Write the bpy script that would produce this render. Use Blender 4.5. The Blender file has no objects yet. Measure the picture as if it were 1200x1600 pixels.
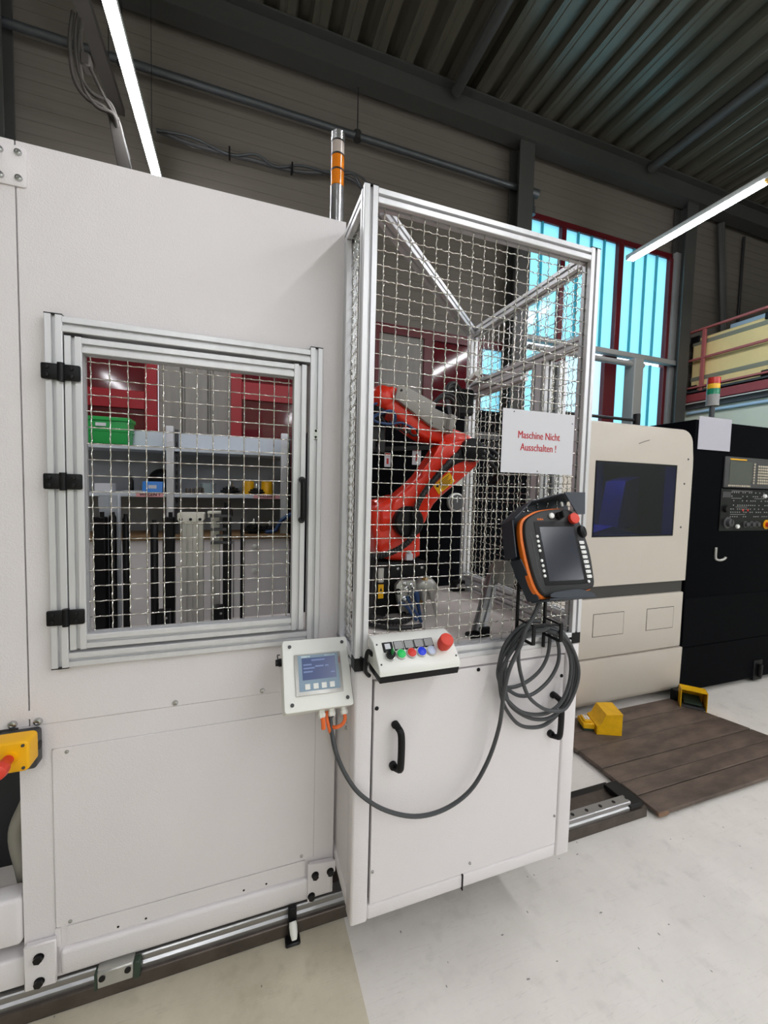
import bpy, bmesh, math, random
from mathutils import Vector, Matrix, Quaternion
random.seed(7)
PI = math.pi
scene = bpy.context.scene
COL = scene.collection

# ------------------------------------------------------------------ camera
cam_data = bpy.data.cameras.new('camera')
cam = bpy.data.objects.new('camera', cam_data)
COL.objects.link(cam)
cam.matrix_world = Matrix((
    (0.94297625, -0.00462052, -0.33282794, 0.0),
    (-0.3319042, 0.06266902, -0.94122909, 0.0),
    (0.02520697, 0.99802367, 0.05756182, 1.55),
    (0, 0, 0, 1)))
cam_data.sensor_fit = 'VERTICAL'
cam_data.sensor_height = 36.0
cam_data.sensor_width = 27.0
cam_data.lens = 636.5 / 1600 * 36.0
cam_data.clip_start = 0.03
cam_data.clip_end = 200
scene.camera = cam

# ------------------------------------------------------------------ world, lamps, exposure
world = bpy.data.worlds.new('overcast_sky')
world.use_nodes = True
scene.world = world
wb = world.node_tree.nodes['Background']
wb.inputs[0].default_value = (0.86, 0.93, 1.0, 1)
wb.inputs[1].default_value = 2.3
TUBE_STRENGTH = 76.0
# tubes: (x, y_start, y_end, z); rows run along the hall depth; some unseen rows are added fill light
TUBES = [(-0.665, 2.45, 3.98, 4.06), (4.18, 2.35, 3.60, 4.2), (4.18, 0.55, 1.95, 4.2)]
TUBES += [(-0.665, 0.75, 2.25, 4.06), (1.8, -1.0, 0.5, 4.1), (4.18, -1.0, 0.4, 4.2)]  # the middle tube is added to brighten the floor before the cage
TUBES += [(-3.1, -4.6, -3.1, 4.1), (-3.1, -6.4, -4.9, 4.1)]  # unseen row, added to lift the left side of the white enclosure
TUBES += [(x, y, y + 1.5, 4.1) for x in (-0.665, 1.8, 4.18, 6.6, 9.0) for y in (-2.8, -4.6, -6.4, -8.2)]  # unseen; rows beside the two known ones are added to light upright fronts
scene.view_settings.view_transform = 'Standard'
scene.view_settings.look = 'None'
scene.view_settings.exposure = 0.0
scene.view_settings.gamma = 1.0
scene.view_settings.use_curve_mapping = False
scene.cycles.use_denoising = True
scene.cycles.max_bounces = 8
scene.cycles.diffuse_bounces = 4
scene.cycles.glossy_bounces = 4
scene.cycles.transmission_bounces = 6
scene.cycles.caustics_reflective = False
scene.cycles.caustics_refractive = False
scene.cycles.sample_clamp_indirect = 6.0


# ------------------------------------------------------------------ materials
def s2l(c):
    c = c / 255.0
    return c / 12.92 if c <= 0.04045 else ((c + 0.055) / 1.055) ** 2.4


def rgb(r, g, b):
    return (s2l(r), s2l(g), s2l(b), 1.0)


def mat(name, col, rough=0.5, metal=0.0, vary=0.0, vscale=8.0, bump=0.0, bscale=200.0, spec=0.5, stretch=None, coat=0.0, emit=None, trans=0.0, ior=1.45, dark=None):
    """Principled material with procedural colour variation and fine relief, in object coordinates."""
    m = bpy.data.materials.new(name)
    m.use_nodes = True
    nt = m.node_tree
    n = nt.nodes
    p = n['Principled BSDF']
    p.inputs['Base Color'].default_value = col
    p.inputs['Roughness'].default_value = rough
    p.inputs['Metallic'].default_value = metal
    p.inputs['Specular IOR Level'].default_value = spec
    p.inputs['Coat Weight'].default_value = coat
    p.inputs['Transmission Weight'].default_value = trans
    p.inputs['IOR'].default_value = ior
    if emit:
        p.inputs['Emission Color'].default_value = emit[0]
        p.inputs['Emission Strength'].default_value = emit[1]
    tc = n.new('ShaderNodeTexCoord')
    vec = tc.outputs['Object']
    if stretch:
        mp = n.new('ShaderNodeMapping')
        mp.inputs['Scale'].default_value = stretch
        nt.links.new(vec, mp.inputs['Vector'])
        vec = mp.outputs['Vector']
    if vary > 0:
        tx = n.new('ShaderNodeTexNoise')
        tx.inputs['Scale'].default_value = vscale
        tx.inputs['Detail'].default_value = 6
        tx.inputs['Roughness'].default_value = 0.65
        nt.links.new(vec, tx.inputs['Vector'])
        rp = n.new('ShaderNodeValToRGB')
        d = dark or (col[0] * (1 - vary), col[1] * (1 - vary), col[2] * (1 - vary), 1)
        l = tuple(min(1, c * (1 + vary * 0.6)) for c in col[:3]) + (1,)
        rp.color_ramp.elements[0].color = d
        rp.color_ramp.elements[0].position = 0.3
        rp.color_ramp.elements[1].color = l
        rp.color_ramp.elements[1].position = 0.7
        nt.links.new(tx.outputs['Fac'], rp.inputs['Fac'])
        nt.links.new(rp.outputs['Color'], p.inputs['Base Color'])
    if bump > 0:
        tb = n.new('ShaderNodeTexNoise')
        tb.inputs['Scale'].default_value = bscale
        tb.inputs['Detail'].default_value = 2
        nt.links.new(vec, tb.inputs['Vector'])
        bp = n.new('ShaderNodeBump')
        bp.inputs['Strength'].default_value = bump
        bp.inputs['Distance'].default_value = 0.002
        nt.links.new(tb.outputs['Fac'], bp.inputs['Height'])
        nt.links.new(bp.outputs['Normal'], p.inputs['Normal'])
    return m


def concrete(name, base, dark, stain):
    m = bpy.data.materials.new(name)
    m.use_nodes = True
    nt = m.node_tree
    n = nt.nodes
    L = nt.links.new
    p = n['Principled BSDF']
    p.inputs['Roughness'].default_value = 0.55
    tc = n.new('ShaderNodeTexCoord')
    n1 = n.new('ShaderNodeTexNoise')
    n1.inputs['Scale'].default_value = 1.6
    n1.inputs['Detail'].default_value = 9
    n1.inputs['Roughness'].default_value = 0.7
    L(tc.outputs['Object'], n1.inputs['Vector'])
    r1 = n.new('ShaderNodeValToRGB')
    r1.color_ramp.elements[0].position = 0.32
    r1.color_ramp.elements[0].color = dark
    r1.color_ramp.elements[1].position = 0.66
    r1.color_ramp.elements[1].color = base
    L(n1.outputs['Fac'], r1.inputs['Fac'])
    # blotches
    n2 = n.new('ShaderNodeTexNoise')
    n2.inputs['Scale'].default_value = 14
    n2.inputs['Detail'].default_value = 6
    L(tc.outputs['Object'], n2.inputs['Vector'])
    r2 = n.new('ShaderNodeValToRGB')
    r2.color_ramp.elements[0].position = 0.56
    r2.color_ramp.elements[0].color = (0, 0, 0, 1)
    r2.color_ramp.elements[1].position = 0.74
    r2.color_ramp.elements[1].color = (0.38, 0.38, 0.38, 1)
    L(n2.outputs['Fac'], r2.inputs['Fac'])
    mx = n.new('ShaderNodeMixRGB')
    mx.inputs[2].default_value = stain
    L(r2.outputs['Color'], mx.inputs[0])
    L(r1.outputs['Color'], mx.inputs[1])
    # small dark chips: sparse voronoi cells, stretched
    prev = mx.outputs['Color']
    for sc, st, thr, off in ((7.0, (1, 2.2, 1), 0.040, 0.0), (13.0, (2.0, 1, 1), 0.050, 3.3)):
        mp = n.new('ShaderNodeMapping')
        mp.inputs['Scale'].default_value = st
        mp.inputs['Location'].default_value = (off, off * 2, 0)
        mp.inputs['Rotation'].default_value = (0, 0, 0.5 + off)
        L(tc.outputs['Object'], mp.inputs['Vector'])
        v = n.new('ShaderNodeTexVoronoi')
        v.inputs['Scale'].default_value = sc
        L(mp.outputs['Vector'], v.inputs['Vector'])
        wn = n.new('ShaderNodeTexNoise')
        wn.inputs['Scale'].default_value = 60
        L(tc.outputs['Object'], wn.inputs['Vector'])
        sb = n.new('ShaderNodeMath')
        sb.operation = 'MULTIPLY_ADD'
        L(wn.outputs['Fac'], sb.inputs[0])
        sb.inputs[1].default_value = 0.10
        L(v.outputs['Distance'], sb.inputs[2])
        lt = n.new('ShaderNodeMath')
        lt.operation = 'LESS_THAN'
        lt.inputs[1].default_value = thr + 0.05
        L(sb.outputs[0], lt.inputs[0])
        pick = n.new('ShaderNodeSeparateColor')
        L(v.outputs['Color'], pick.inputs[0])
        gt = n.new('ShaderNodeMath')
        gt.operation = 'GREATER_THAN'
        gt.inputs[1].default_value = 0.35
        L(pick.outputs[0], gt.inputs[0])
        ml = n.new('ShaderNodeMath')
        ml.operation = 'MULTIPLY'
        L(lt.outputs[0], ml.inputs[0])
        L(gt.outputs[0], ml.inputs[1])
        m2 = n.new('ShaderNodeMath')
        m2.operation = 'MULTIPLY'
        m2.inputs[1].default_value = 0.7
        L(ml.outputs[0], m2.inputs[0])
        mm = n.new('ShaderNodeMixRGB')
        mm.inputs[2].default_value = (0.05, 0.05, 0.045, 1)
        L(m2.outputs[0], mm.inputs[0])
        L(prev, mm.inputs[1])
        prev = mm.outputs['Color']
    # faint long scratches
    mp = n.new('ShaderNodeMapping')
    mp.inputs['Scale'].default_value = (0.6, 9, 1)
    mp.inputs['Rotation'].default_value = (0, 0, 0.35)
    L(tc.outputs['Object'], mp.inputs['Vector'])
    n3 = n.new('ShaderNodeTexNoise')
    n3.inputs['Scale'].default_value = 5
    n3.inputs['Detail'].default_value = 3
    L(mp.outputs['Vector'], n3.inputs['Vector'])
    r3 = n.new('ShaderNodeValToRGB')
    r3.color_ramp.elements[0].position = 0.495
    r3.color_ramp.elements[0].color = (0, 0, 0, 1)
    r3.color_ramp.elements[1].position = 0.505
    r3.color_ramp.elements[1].color = (0, 0, 0, 1)
    e = r3.color_ramp.elements.new(0.5)
    e.color = (0.16, 0.16, 0.16, 1)
    L(n3.outputs['Fac'], r3.inputs['Fac'])
    mm = n.new('ShaderNodeMixRGB')
    mm.inputs[2].default_value = (0.12, 0.12, 0.11, 1)
    L(r3.outputs['Color'], mm.inputs[0])
    L(prev, mm.inputs[1])
    L(mm.outputs['Color'], p.inputs['Base Color'])
    bp = n.new('ShaderNodeBump')
    bp.inputs['Strength'].default_value = 0.15
    bp.inputs['Distance'].default_value = 0.004
    L(n2.outputs['Fac'], bp.inputs['Height'])
    L(bp.outputs['Normal'], p.inputs['Normal'])
    return m


def pane_mat(name, col, fac=0.25):
    """Cast, translucent profiled glass: lets daylight through diffusely, with a gloss on top."""
    m = bpy.data.materials.new(name)
    m.use_nodes = True
    nt = m.node_tree
    n = nt.nodes
    n.remove(n['Principled BSDF'])
    out = n['Material Output']
    tr = n.new('ShaderNodeBsdfTranslucent')
    tc = n.new('ShaderNodeTexCoord')
    nz = n.new('ShaderNodeTexNoise')
    nz.inputs['Scale'].default_value = 0.9
    nz.inputs['Detail'].default_value = 3
    nt.links.new(tc.outputs['Object'], nz.inputs['Vector'])
    rp = n.new('ShaderNodeValToRGB')
    rp.color_ramp.elements[0].position = 0.3
    rp.color_ramp.elements[0].color = (col[0] * 0.85, col[1] * 0.93, col[2] * 0.95, 1)
    rp.color_ramp.elements[1].position = 0.7
    rp.color_ramp.elements[1].color = col
    nt.links.new(nz.outputs['Fac'], rp.inputs['Fac'])
    nt.links.new(rp.outputs['Color'], tr.inputs['Color'])
    gl = n.new('ShaderNodeBsdfGlossy')
    gl.inputs['Roughness'].default_value = 0.2
    mx = n.new('ShaderNodeMixShader')
    mx.inputs[0].default_value = 0.06
    nt.links.new(tr.outputs[0], mx.inputs[1])
    nt.links.new(gl.outputs[0], mx.inputs[2])
    nt.links.new(mx.outputs[0], out.inputs['Surface'])
    return m


def tint_mat(name, col):
    """Thin tinted pane: a coloured see-through sheet with a glossy face."""
    m = bpy.data.materials.new(name)
    m.use_nodes = True
    nt = m.node_tree
    nt.nodes.remove(nt.nodes['Principled BSDF'])
    t = nt.nodes.new('ShaderNodeBsdfTransparent')
    t.inputs[0].default_value = col
    g = nt.nodes.new('ShaderNodeBsdfGlossy')
    g.inputs['Roughness'].default_value = 0.03
    x = nt.nodes.new('ShaderNodeMixShader')
    x.inputs[0].default_value = 0.05
    nt.links.new(t.outputs[0], x.inputs[1])
    nt.links.new(g.outputs[0], x.inputs[2])
    nt.links.new(x.outputs[0], nt.nodes['Material Output'].inputs['Surface'])
    return m


def emis(name, col, strength):
    m = bpy.data.materials.new(name)
    m.use_nodes = True
    nt = m.node_tree
    nt.nodes.remove(nt.nodes['Principled BSDF'])
    e = nt.nodes.new('ShaderNodeEmission')
    e.inputs[0].default_value = col
    e.inputs[1].default_value = strength
    nt.links.new(e.outputs[0], nt.nodes['Material Output'].inputs['Surface'])
    return m


M = dict(
    white=mat('white_powder_coat', rgb(224, 219, 220), 0.27, bump=0.45, bscale=300, vary=0.015, vscale=3),
    white2=mat('white_table_laminate', rgb(228, 220, 214), 0.45, vary=0.06, vscale=5, stretch=(1, 14, 1)),
    seam=mat('dark_joint', rgb(70, 68, 68), 0.7),
    alu=mat('anodised_aluminium', rgb(214, 214, 216), 0.36, 0.35, vary=0.05, vscale=30, stretch=(1, 1, 0.1)),
    wire=mat('galvanised_wire', rgb(215, 212, 205), 0.2, 1.0, vary=0.1, vscale=40),
    steel=mat('brushed_steel', rgb(196, 196, 196), 0.22, 0.95, vary=0.06, vscale=20),
    rail=mat('ground_rail_steel', rgb(165, 165, 165), 0.28, 0.9),
    black=mat('black_plastic', rgb(12, 12, 14), 0.45, spec=0.3, bump=0.1),
    blackm=mat('black_bolt', rgb(20, 20, 22), 0.4, 0.3),
    rubber=mat('grey_cable_jacket', rgb(66, 68, 70), 0.5),
    rubber2=mat('black_corrugated_hose', rgb(24, 24, 26), 0.45),
    hoseg=mat('pale_grey_hose', rgb(150, 145, 135), 0.55),
    orange=mat('orange_rubber', rgb(240, 120, 30), 0.4),
    cableo=mat('orange_cable', rgb(225, 105, 45), 0.45),
    redrob=mat('orange_red_paint', rgb(226, 46, 20), 0.3, coat=0.4, bump=0.05),
    redbtn=mat('red_plastic', rgb(205, 48, 36), 0.4),
    redestop=mat('red_mushroom_plastic', rgb(214, 62, 44), 0.45),
    yellow=mat('yellow_plastic', rgb(240, 178, 10), 0.4),
    yellowp=mat('yellow_painted_metal', rgb(226, 172, 18), 0.42, vary=0.14, vscale=22),
    green=mat('green_plastic', rgb(30, 150, 70), 0.4),
    blue=mat('blue_plastic', rgb(60, 130, 210), 0.4),
    bluebtn=mat('blue_button', rgb(28, 60, 215), 0.35),
    greenbtn=mat('green_button', rgb(30, 190, 90), 0.35),
    whitebtn=mat('clear_white_button', rgb(190, 200, 225), 0.35),
    plate=mat('grey_label_plate', rgb(150, 150, 150), 0.5),
    ivory=mat('light_grey_housing', rgb(228, 228, 222), 0.4),
    cncw=mat('cream_machine_paint', rgb(200, 191, 180), 0.38, vary=0.04, vscale=2),
    navy=mat('navy_machine_paint', rgb(4, 5, 9), 0.6, spec=0.05, bump=0.1, bscale=300),
    cncdark=mat('dark_trim_band', rgb(62, 60, 58), 0.45),
    glassd=tint_mat('blue_tinted_glass', (0.10, 0.11, 0.40, 1)),
    scrd=mat('dark_screen', rgb(36, 40, 50), 0.16, vary=0.1, vscale=14),
    scrg=mat('grey_green_screen', rgb(74, 78, 72), 0.25, vary=0.1),
    hmif=mat('blue_grey_fascia', rgb(128, 150, 168), 0.35),
    hmis=mat('lit_operator_screen', rgb(60, 68, 96), 0.2, emit=(rgb(70, 84, 124), 0.45)),
    hmil=mat('lit_screen_marks', rgb(110, 125, 160), 0.3, emit=(rgb(90, 105, 150), 0.4)),
    hmit=mat('pale_lettering', rgb(225, 240, 240), 0.4),
    padb=mat('charcoal_housing', rgb(34, 34, 35), 0.5),
    padk=mat('white_keycap', rgb(235, 235, 232), 0.4),
    holder=mat('slate_sheet_metal', rgb(44, 51, 60), 0.5, bump=0.1),
    paper=mat('white_paper', rgb(208, 208, 213), 0.75),
    paperl=mat('lilac_white_paper', rgb(186, 184, 194), 0.75),
    redink=mat('red_ink', rgb(178, 38, 44), 0.7),
    blackink=mat('black_ink', rgb(40, 30, 34), 0.7),
    labelpink=mat('pink_label_tape', rgb(222, 160, 165), 0.6),
    wood=mat('oiled_dirty_wood', rgb(98, 84, 75), 0.55, vary=0.55, vscale=4, stretch=(1, 3, 1), bump=0.3, bscale=60),
    woodcut=mat('raw_wood_end', rgb(126, 98, 76), 0.7, vary=0.2),
    iron=mat('worn_mill_steel', rgb(94, 85, 79), 0.42, 0.6, vary=0.35, vscale=9),
    walld=mat('dark_sandwich_panel', rgb(104, 98, 91), 0.6, vary=0.1, vscale=3, stretch=(0.3, 1, 12)),
    wallg=mat('grey_steel_panel', rgb(128, 124, 119), 0.4, vary=0.14, vscale=6, stretch=(3, 1, 0.3)),
    walll=mat('pale_green_wall', rgb(205, 212, 196), 0.7, vary=0.03),
    roof=mat('galvanised_roof_sheet', rgb(96, 93, 82), 0.32, 0.4, vary=0.12, vscale=3, stretch=(1, 0.2, 1)),
    beam=mat('grey_painted_beam', rgb(62, 62, 60), 0.55, vary=0.06),
    pipe=mat('galvanised_pipe', rgb(74, 77, 80), 0.4, 0.4, vary=0.12, vscale=12),
    red=mat('red_paint', rgb(140, 8, 24), 0.35),
    reddark=mat('dark_red_paint', rgb(84, 10, 20), 0.4),
    pipe2=mat('pale_grey_steel', rgb(138, 138, 136), 0.5),
    alud=mat('dull_aluminium', rgb(158, 158, 160), 0.35, 0.6),
    brass=mat('brass_fitting', rgb(190, 150, 80), 0.35, 0.7),
    tiegrey=mat('pale_joint', rgb(165, 162, 162), 0.6),
    darkgreen=mat('dark_green_seal', rgb(46, 62, 50), 0.5),
    murk=mat('dusty_dark_cable', rgb(52, 49, 46), 0.8, spec=0.2),
    maroon=mat('maroon_glazed_panel', rgb(84, 14, 24), 0.07, spec=0.6, vary=0.15, vscale=4, stretch=(0.4, 1, 6)),
    redrail=mat('faded_red_rail_paint', rgb(165, 92, 92), 0.5, vary=0.1),
    redbeam=mat('faded_red_beam_paint', rgb(140, 62, 66), 0.5, vary=0.08),
    cyan=pane_mat('cyan_profile_glass', (0.54, 0.83, 0.91, 1)),
    cyanrib=pane_mat('teal_glass_edge', (0.30, 0.66, 0.70, 1)),
    clearp=pane_mat('pale_window_glass', (0.72, 0.88, 0.95, 1)),
    beige=mat('beige_crate_board', rgb(226, 204, 146), 0.6, vary=0.12, vscale=2.2, stretch=(1, 1, 0.5)),
    strap=mat('grey_strap', rgb(128, 128, 112), 0.6),
    shelfb=mat('grey_shelf_steel', rgb(190, 196, 204), 0.45),
    shelfd=mat('shelf_back_panel', rgb(148, 150, 154), 0.5),
    lampbody=mat('lamp_housing', rgb(200, 200, 198), 0.5),
    tube=emis('lamp_diffuser', (0.955, 0.965, 1.0, 1), TUBE_STRENGTH),
    lensy=mat('amber_lens', rgb(250, 140, 30), 0.15, trans=0.35, coat=0.3),
    lensr=mat('red_lens', rgb(190, 40, 30), 0.2),
    lensa=mat('yellow_lens', rgb(235, 180, 40), 0.2),
    lensg=mat('green_lens', rgb(20, 130, 95), 0.2),
    lensc=mat('clear_lens', rgb(220, 205, 195), 0.12, trans=0.5),
    sandg=mat('grey_cast_aluminium', rgb(185, 183, 178), 0.34, 0.5, vary=0.1, vscale=14),
    robcover=mat('grey_cover_plate', rgb(150, 146, 140), 0.42),
    glassj=mat('clear_plastic_tub', rgb(190, 205, 208), 0.2, trans=0.4),
    jacketb=mat('blue_cable_jacket', rgb(38, 66, 108), 0.45),
    wire2=mat('dark_hanger_wire', rgb(36, 36, 36), 0.5),
    cardboard=mat('brown_cardboard', rgb(120, 92, 60), 0.7, vary=0.1),
    creamcap=mat('cream_cap_plate', rgb(225, 222, 210), 0.45),
    cloth=mat('grey_wrap_film', rgb(150, 148, 144), 0.7, vary=0.2, vscale=5),
    lightblue=mat('pale_blue_box', rgb(170, 200, 225), 0.5),
    key=mat('beige_keys', rgb(188, 178, 160), 0.5),
    bezel=mat('dark_grey_bezel', rgb(66, 66, 68), 0.5),
    floor=concrete('painted_concrete', rgb(232, 226, 219), rgb(216, 210, 203), rgb(194, 188, 180)),
    floorg=concrete('worn_greenish_concrete', rgb(208, 199, 178), rgb(180, 171, 150), rgb(154, 145, 122)),
)


# ------------------------------------------------------------------ mesh helpers
class MB:
    def __init__(self):
        self.bm = bmesh.new()
        self.mi = 0

    def _tag(self, faces):
        for f in faces:
            f.material_index = self.mi

    def poly(self, verts, faces):
        vs = [self.bm.verts.new(v) for v in verts]
        out = []
        for f in faces:
            try:
                out.append(self.bm.faces.new([vs[i] for i in f]))
            except ValueError:
                pass
        self._tag(out)
        return vs, out

    def box(self, x0, x1, y0, y1, z0, z1, bev=0.0, seg=1):
        v = [(x, y, z) for x in (x0, x1) for y in (y0, y1) for z in (z0, z1)]
        f = [(0, 1, 3, 2), (4, 6, 7, 5), (0, 4, 5, 1), (2, 3, 7, 6), (0, 2, 6, 4), (1, 5, 7, 3)]
        vs, fs = self.poly(v, f)
        if bev > 0:
            ed = set()
            for q in fs:
                ed.update(q.edges)
            r = bmesh.ops.bevel(self.bm, geom=list(ed), offset=bev, segments=seg, affect='EDGES', profile=0.5, clamp_overlap=True)
            self._tag(r['faces'])
        return self

    def cyl(self, p0, p1, r, n=16, r2=None, cap=True):
        p0 = Vector(p0); p1 = Vector(p1)
        r2 = r if r2 is None else r2
        d = (p1 - p0).normalized()
        a = d.orthogonal().normalized()
        b = d.cross(a)
        v = []
        for k in range(n):
            t = 2 * PI * k / n
            o = a * math.cos(t) + b * math.sin(t)
            v.append(p0 + o * r)
            v.append(p1 + o * r2)
        f = [(2 * k, 2 * ((k + 1) % n), 2 * ((k + 1) % n) + 1, 2 * k + 1) for k in range(n)]
        if cap:
            f.append(tuple(2 * k for k in reversed(range(n))))
            f.append(tuple(2 * k + 1 for k in range(n)))
        self.poly(v, f)
        return self

    def lathe(self, prof, p0, axis, n=20):
        """prof: list of (radius, height) along axis from p0."""
        p0 = Vector(p0)
        d = Vector(axis).normalized()
        a = d.orthogonal().normalized()
        b = d.cross(a)
        v, f = [], []
        for (r, h) in prof:
            for k in range(n):
                t = 2 * PI * k / n
                v.append(p0 + d * h + (a * math.cos(t) + b * math.sin(t)) * max(r, 1e-5))
        for i in range(len(prof) - 1):
            for k in range(n):
                f.append((i * n + k, i * n + (k + 1) % n, (i + 1) * n + (k + 1) % n, (i + 1) * n + k))
        f.append(tuple(reversed(range(n))))
        f.append(tuple((len(prof) - 1) * n + k for k in range(n)))
        self.poly(v, f)
        return self

    def tube(self, pts, r, n=8, closed=False, cap=True):
        pts = [Vector(p) for p in pts]
        m = len(pts)
        v, f = [], []
        t0 = (pts[1] - pts[0]).normalized()
        a = t0.orthogonal().normalized()
        for i in range(m):
            if closed:
                t = (pts[(i + 1) % m] - pts[i - 1]).normalized()
            else:
                t = (pts[min(i + 1, m - 1)] - pts[max(i - 1, 0)]).normalized()
            a = (a - t * a.dot(t)).normalized()
            b = t.cross(a)
            rr = r[i] if isinstance(r, (list, tuple)) else r
            for k in range(n):
                w = 2 * PI * k / n
                v.append(pts[i] + (a * math.cos(w) + b * math.sin(w)) * rr)
        for i in range(m if closed else m - 1):
            j = (i + 1) % m
            for k in range(n):
                f.append((i * n + k, i * n + (k + 1) % n, j * n + (k + 1) % n, j * n + k))
        if cap and not closed:
            f.append(tuple(reversed(range(n))))
            f.append(tuple((m - 1) * n + k for k in range(n)))
        self.poly(v, f)
        return self

    def prism(self, poly, axis, a0, a1, bev=0.0, seg=2, only_front=False):
        """poly: 2d outline; axis 'X' (poly is y,z), 'Y' (x,z), 'Z' (x,y)."""
        def P(u, w, a):
            return {'X': (a, u, w), 'Y': (u, a, w), 'Z': (u, w, a)}[axis]
        n = len(poly)
        v = [P(u, w, a0) for u, w in poly] + [P(u, w, a1) for u, w in poly]
        f = [tuple(range(n)), tuple(reversed(range(n, 2 * n)))]
        f += [(k, k + n, (k + 1) % n + n, (k + 1) % n) for k in range(n)]
        vs, fs = self.poly(v, f)
        bmesh.ops.recalc_face_normals(self.bm, faces=fs)
        if bev > 0:
            ed = set(fs[0].edges)
            if not only_front:
                ed.update(fs[1].edges)
            r = bmesh.ops.bevel(self.bm, geom=list(ed), offset=bev, segments=seg, affect='EDGES', profile=0.5, clamp_overlap=True)
            self._tag(r['faces'])
        return self

    def profile(self, p0, p1, side=(0, -1, 0), w=0.04, slots=(1, 1), slot=0.0095, depth=0.010):
        """Slotted extrusion from p0 to p1, w x w*slots; `side` is the direction of slots[1] multiples."""
        p0 = Vector(p0); p1 = Vector(p1)
        d = (p1 - p0).normalized()
        e2 = Vector(side)
        e2 = (e2 - d * e2.dot(d)).normalized()
        e1 = d.cross(e2)
        w1, w2 = w * slots[0], w * slots[1]
        out = []

        def edge(a, b, inn, cnt):
            a = Vector(a); b = Vector(b); inn = Vector(inn)
            L = (b - a).length
            u = (b - a) / L
            out.append(a + u * 0.0015)
            for k in range(cnt):
                c = L * (k + 0.5) / cnt
                out.append(a + u * (c - slot / 2))
                out.append(a + u * (c - slot / 2) + inn * depth)
                out.append(a + u * (c + slot / 2) + inn * depth)
                out.append(a + u * (c + slot / 2))
            out.append(b - u * 0.0015)
        x, y = w1 / 2, w2 / 2
        edge((-x, -y, 0), (x, -y, 0), (0, 1, 0), slots[0])
        edge((x, -y, 0), (x, y, 0), (-1, 0, 0), slots[1])
        edge((x, y, 0), (-x, y, 0), (0, -1, 0), slots[0])
        edge((-x, y, 0), (-x, -y, 0), (1, 0, 0), slots[1])
        n = len(out)
        v = [p0 + e1 * q.x + e2 * q.y for q in out] + [p1 + e1 * q.x + e2 * q.y for q in out]
        f = [tuple(reversed(range(n))), tuple(range(n, 2 * n))]
        f += [(k, (k + 1) % n, (k + 1) % n + n, k + n) for k in range(n)]
        self.poly(v, f)
        return self

    def sphere(self, c, r, sx=1, sy=1, sz=1, u=16, w=10):
        mtx = Matrix.Translation(Vector(c)) @ Matrix.Diagonal((sx, sy, sz, 1))
        q = bmesh.ops.create_uvsphere(self.bm, u_segments=u, v_segments=w, radius=r, matrix=mtx)
        fs = set()
        for vv in q['verts']:
            fs.update(vv.link_faces)
        self._tag(fs)
        return self

    def xf(self, m):
        bmesh.ops.transform(self.bm, matrix=m, verts=self.bm.verts)
        return self

    def build(self, name, mats, parent=None, smooth=True, angle=0.7, normals=True):
        me = bpy.data.meshes.new(name)
        if normals:
            bmesh.ops.recalc_face_normals(self.bm, faces=self.bm.faces)
        self.bm.to_mesh(me)
        self.bm.free()
        return link_mesh(name, me, mats, parent, smooth, angle)


WLOC = {}


def link_mesh(name, me, mats, parent=None, smooth=True, angle=0.7):
    if not isinstance(mats, (list, tuple)):
        mats = [mats]
    for m in mats:
        me.materials.append(M[m])
    n = len(me.vertices)
    xs = [v.co for v in me.vertices]
    c = Vector(((min(v.x for v in xs) + max(v.x for v in xs)) / 2, (min(v.y for v in xs) + max(v.y for v in xs)) / 2, min(v.z for v in xs)))
    me.transform(Matrix.Translation(-c))
    if smooth:
        me.polygons.foreach_set('use_smooth', [True] * len(me.polygons))
        me.set_sharp_from_angle(angle=angle)
    o = bpy.data.objects.new(name, me)
    COL.objects.link(o)
    WLOC[o.name] = c.copy()
    if parent:
        o.parent = parent
        o.location = c - WLOC[parent.name]
    else:
        o.location = c
    return o


def thing(name, label, cat, loc, group=None):
    o = bpy.data.objects.new(name, None)
    o.empty_display_size = 0.1
    COL.objects.link(o)
    o.location = loc
    WLOC[o.name] = Vector(loc)
    return tag(o, label, cat, group)


def tag(o, label, cat, group=None):
    o['label'] = label
    o['category'] = cat
    if group:
        o['group'] = group
    return o


def struct(o):
    o['kind'] = 'structure'
    return o


def stuff(o):
    o['kind'] = 'stuff'
    return o


def again(o, dx, dy=0.0, dz=0.0, parent=None):
    """A copy of one object sharing its mesh, moved by an offset in its parent's space."""
    c = o.copy()
    COL.objects.link(c)
    c.location = o.location + Vector((dx, dy, dz))
    WLOC[c.name] = WLOC[o.name] + Vector((dx, dy, dz))
    if parent:
        c.parent = parent
    return c


def dup(root, loc, label=None, group=None, rz=None):
    r = root.copy()
    COL.objects.link(r)
    d = Vector(loc) - root.location
    r.location = loc
    WLOC[r.name] = Vector(loc)
    if rz is not None:
        r.rotation_euler = (0, 0, rz)
    if label:
        r['label'] = label
    if group:
        r['group'] = group
    for ch in list(root.children):
        c = ch.copy()
        COL.objects.link(c)
        c.parent = r
        for g in list(ch.children):
            q = g.copy()
            COL.objects.link(q)
            q.parent = c
    return r


def chaikin(p, n=1, closed=True):
    for _ in range(n):
        q = []
        m = len(p)
        for i in range(m if closed else m - 1):
            a = p[i]; b = p[(i + 1) % m]
            q.append(tuple(a[k] * 0.75 + b[k] * 0.25 for k in range(len(a))))
            q.append(tuple(a[k] * 0.25 + b[k] * 0.75 for k in range(len(a))))
        p = q if closed else [p[0]] + q + [p[-1]]
    return p


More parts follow.
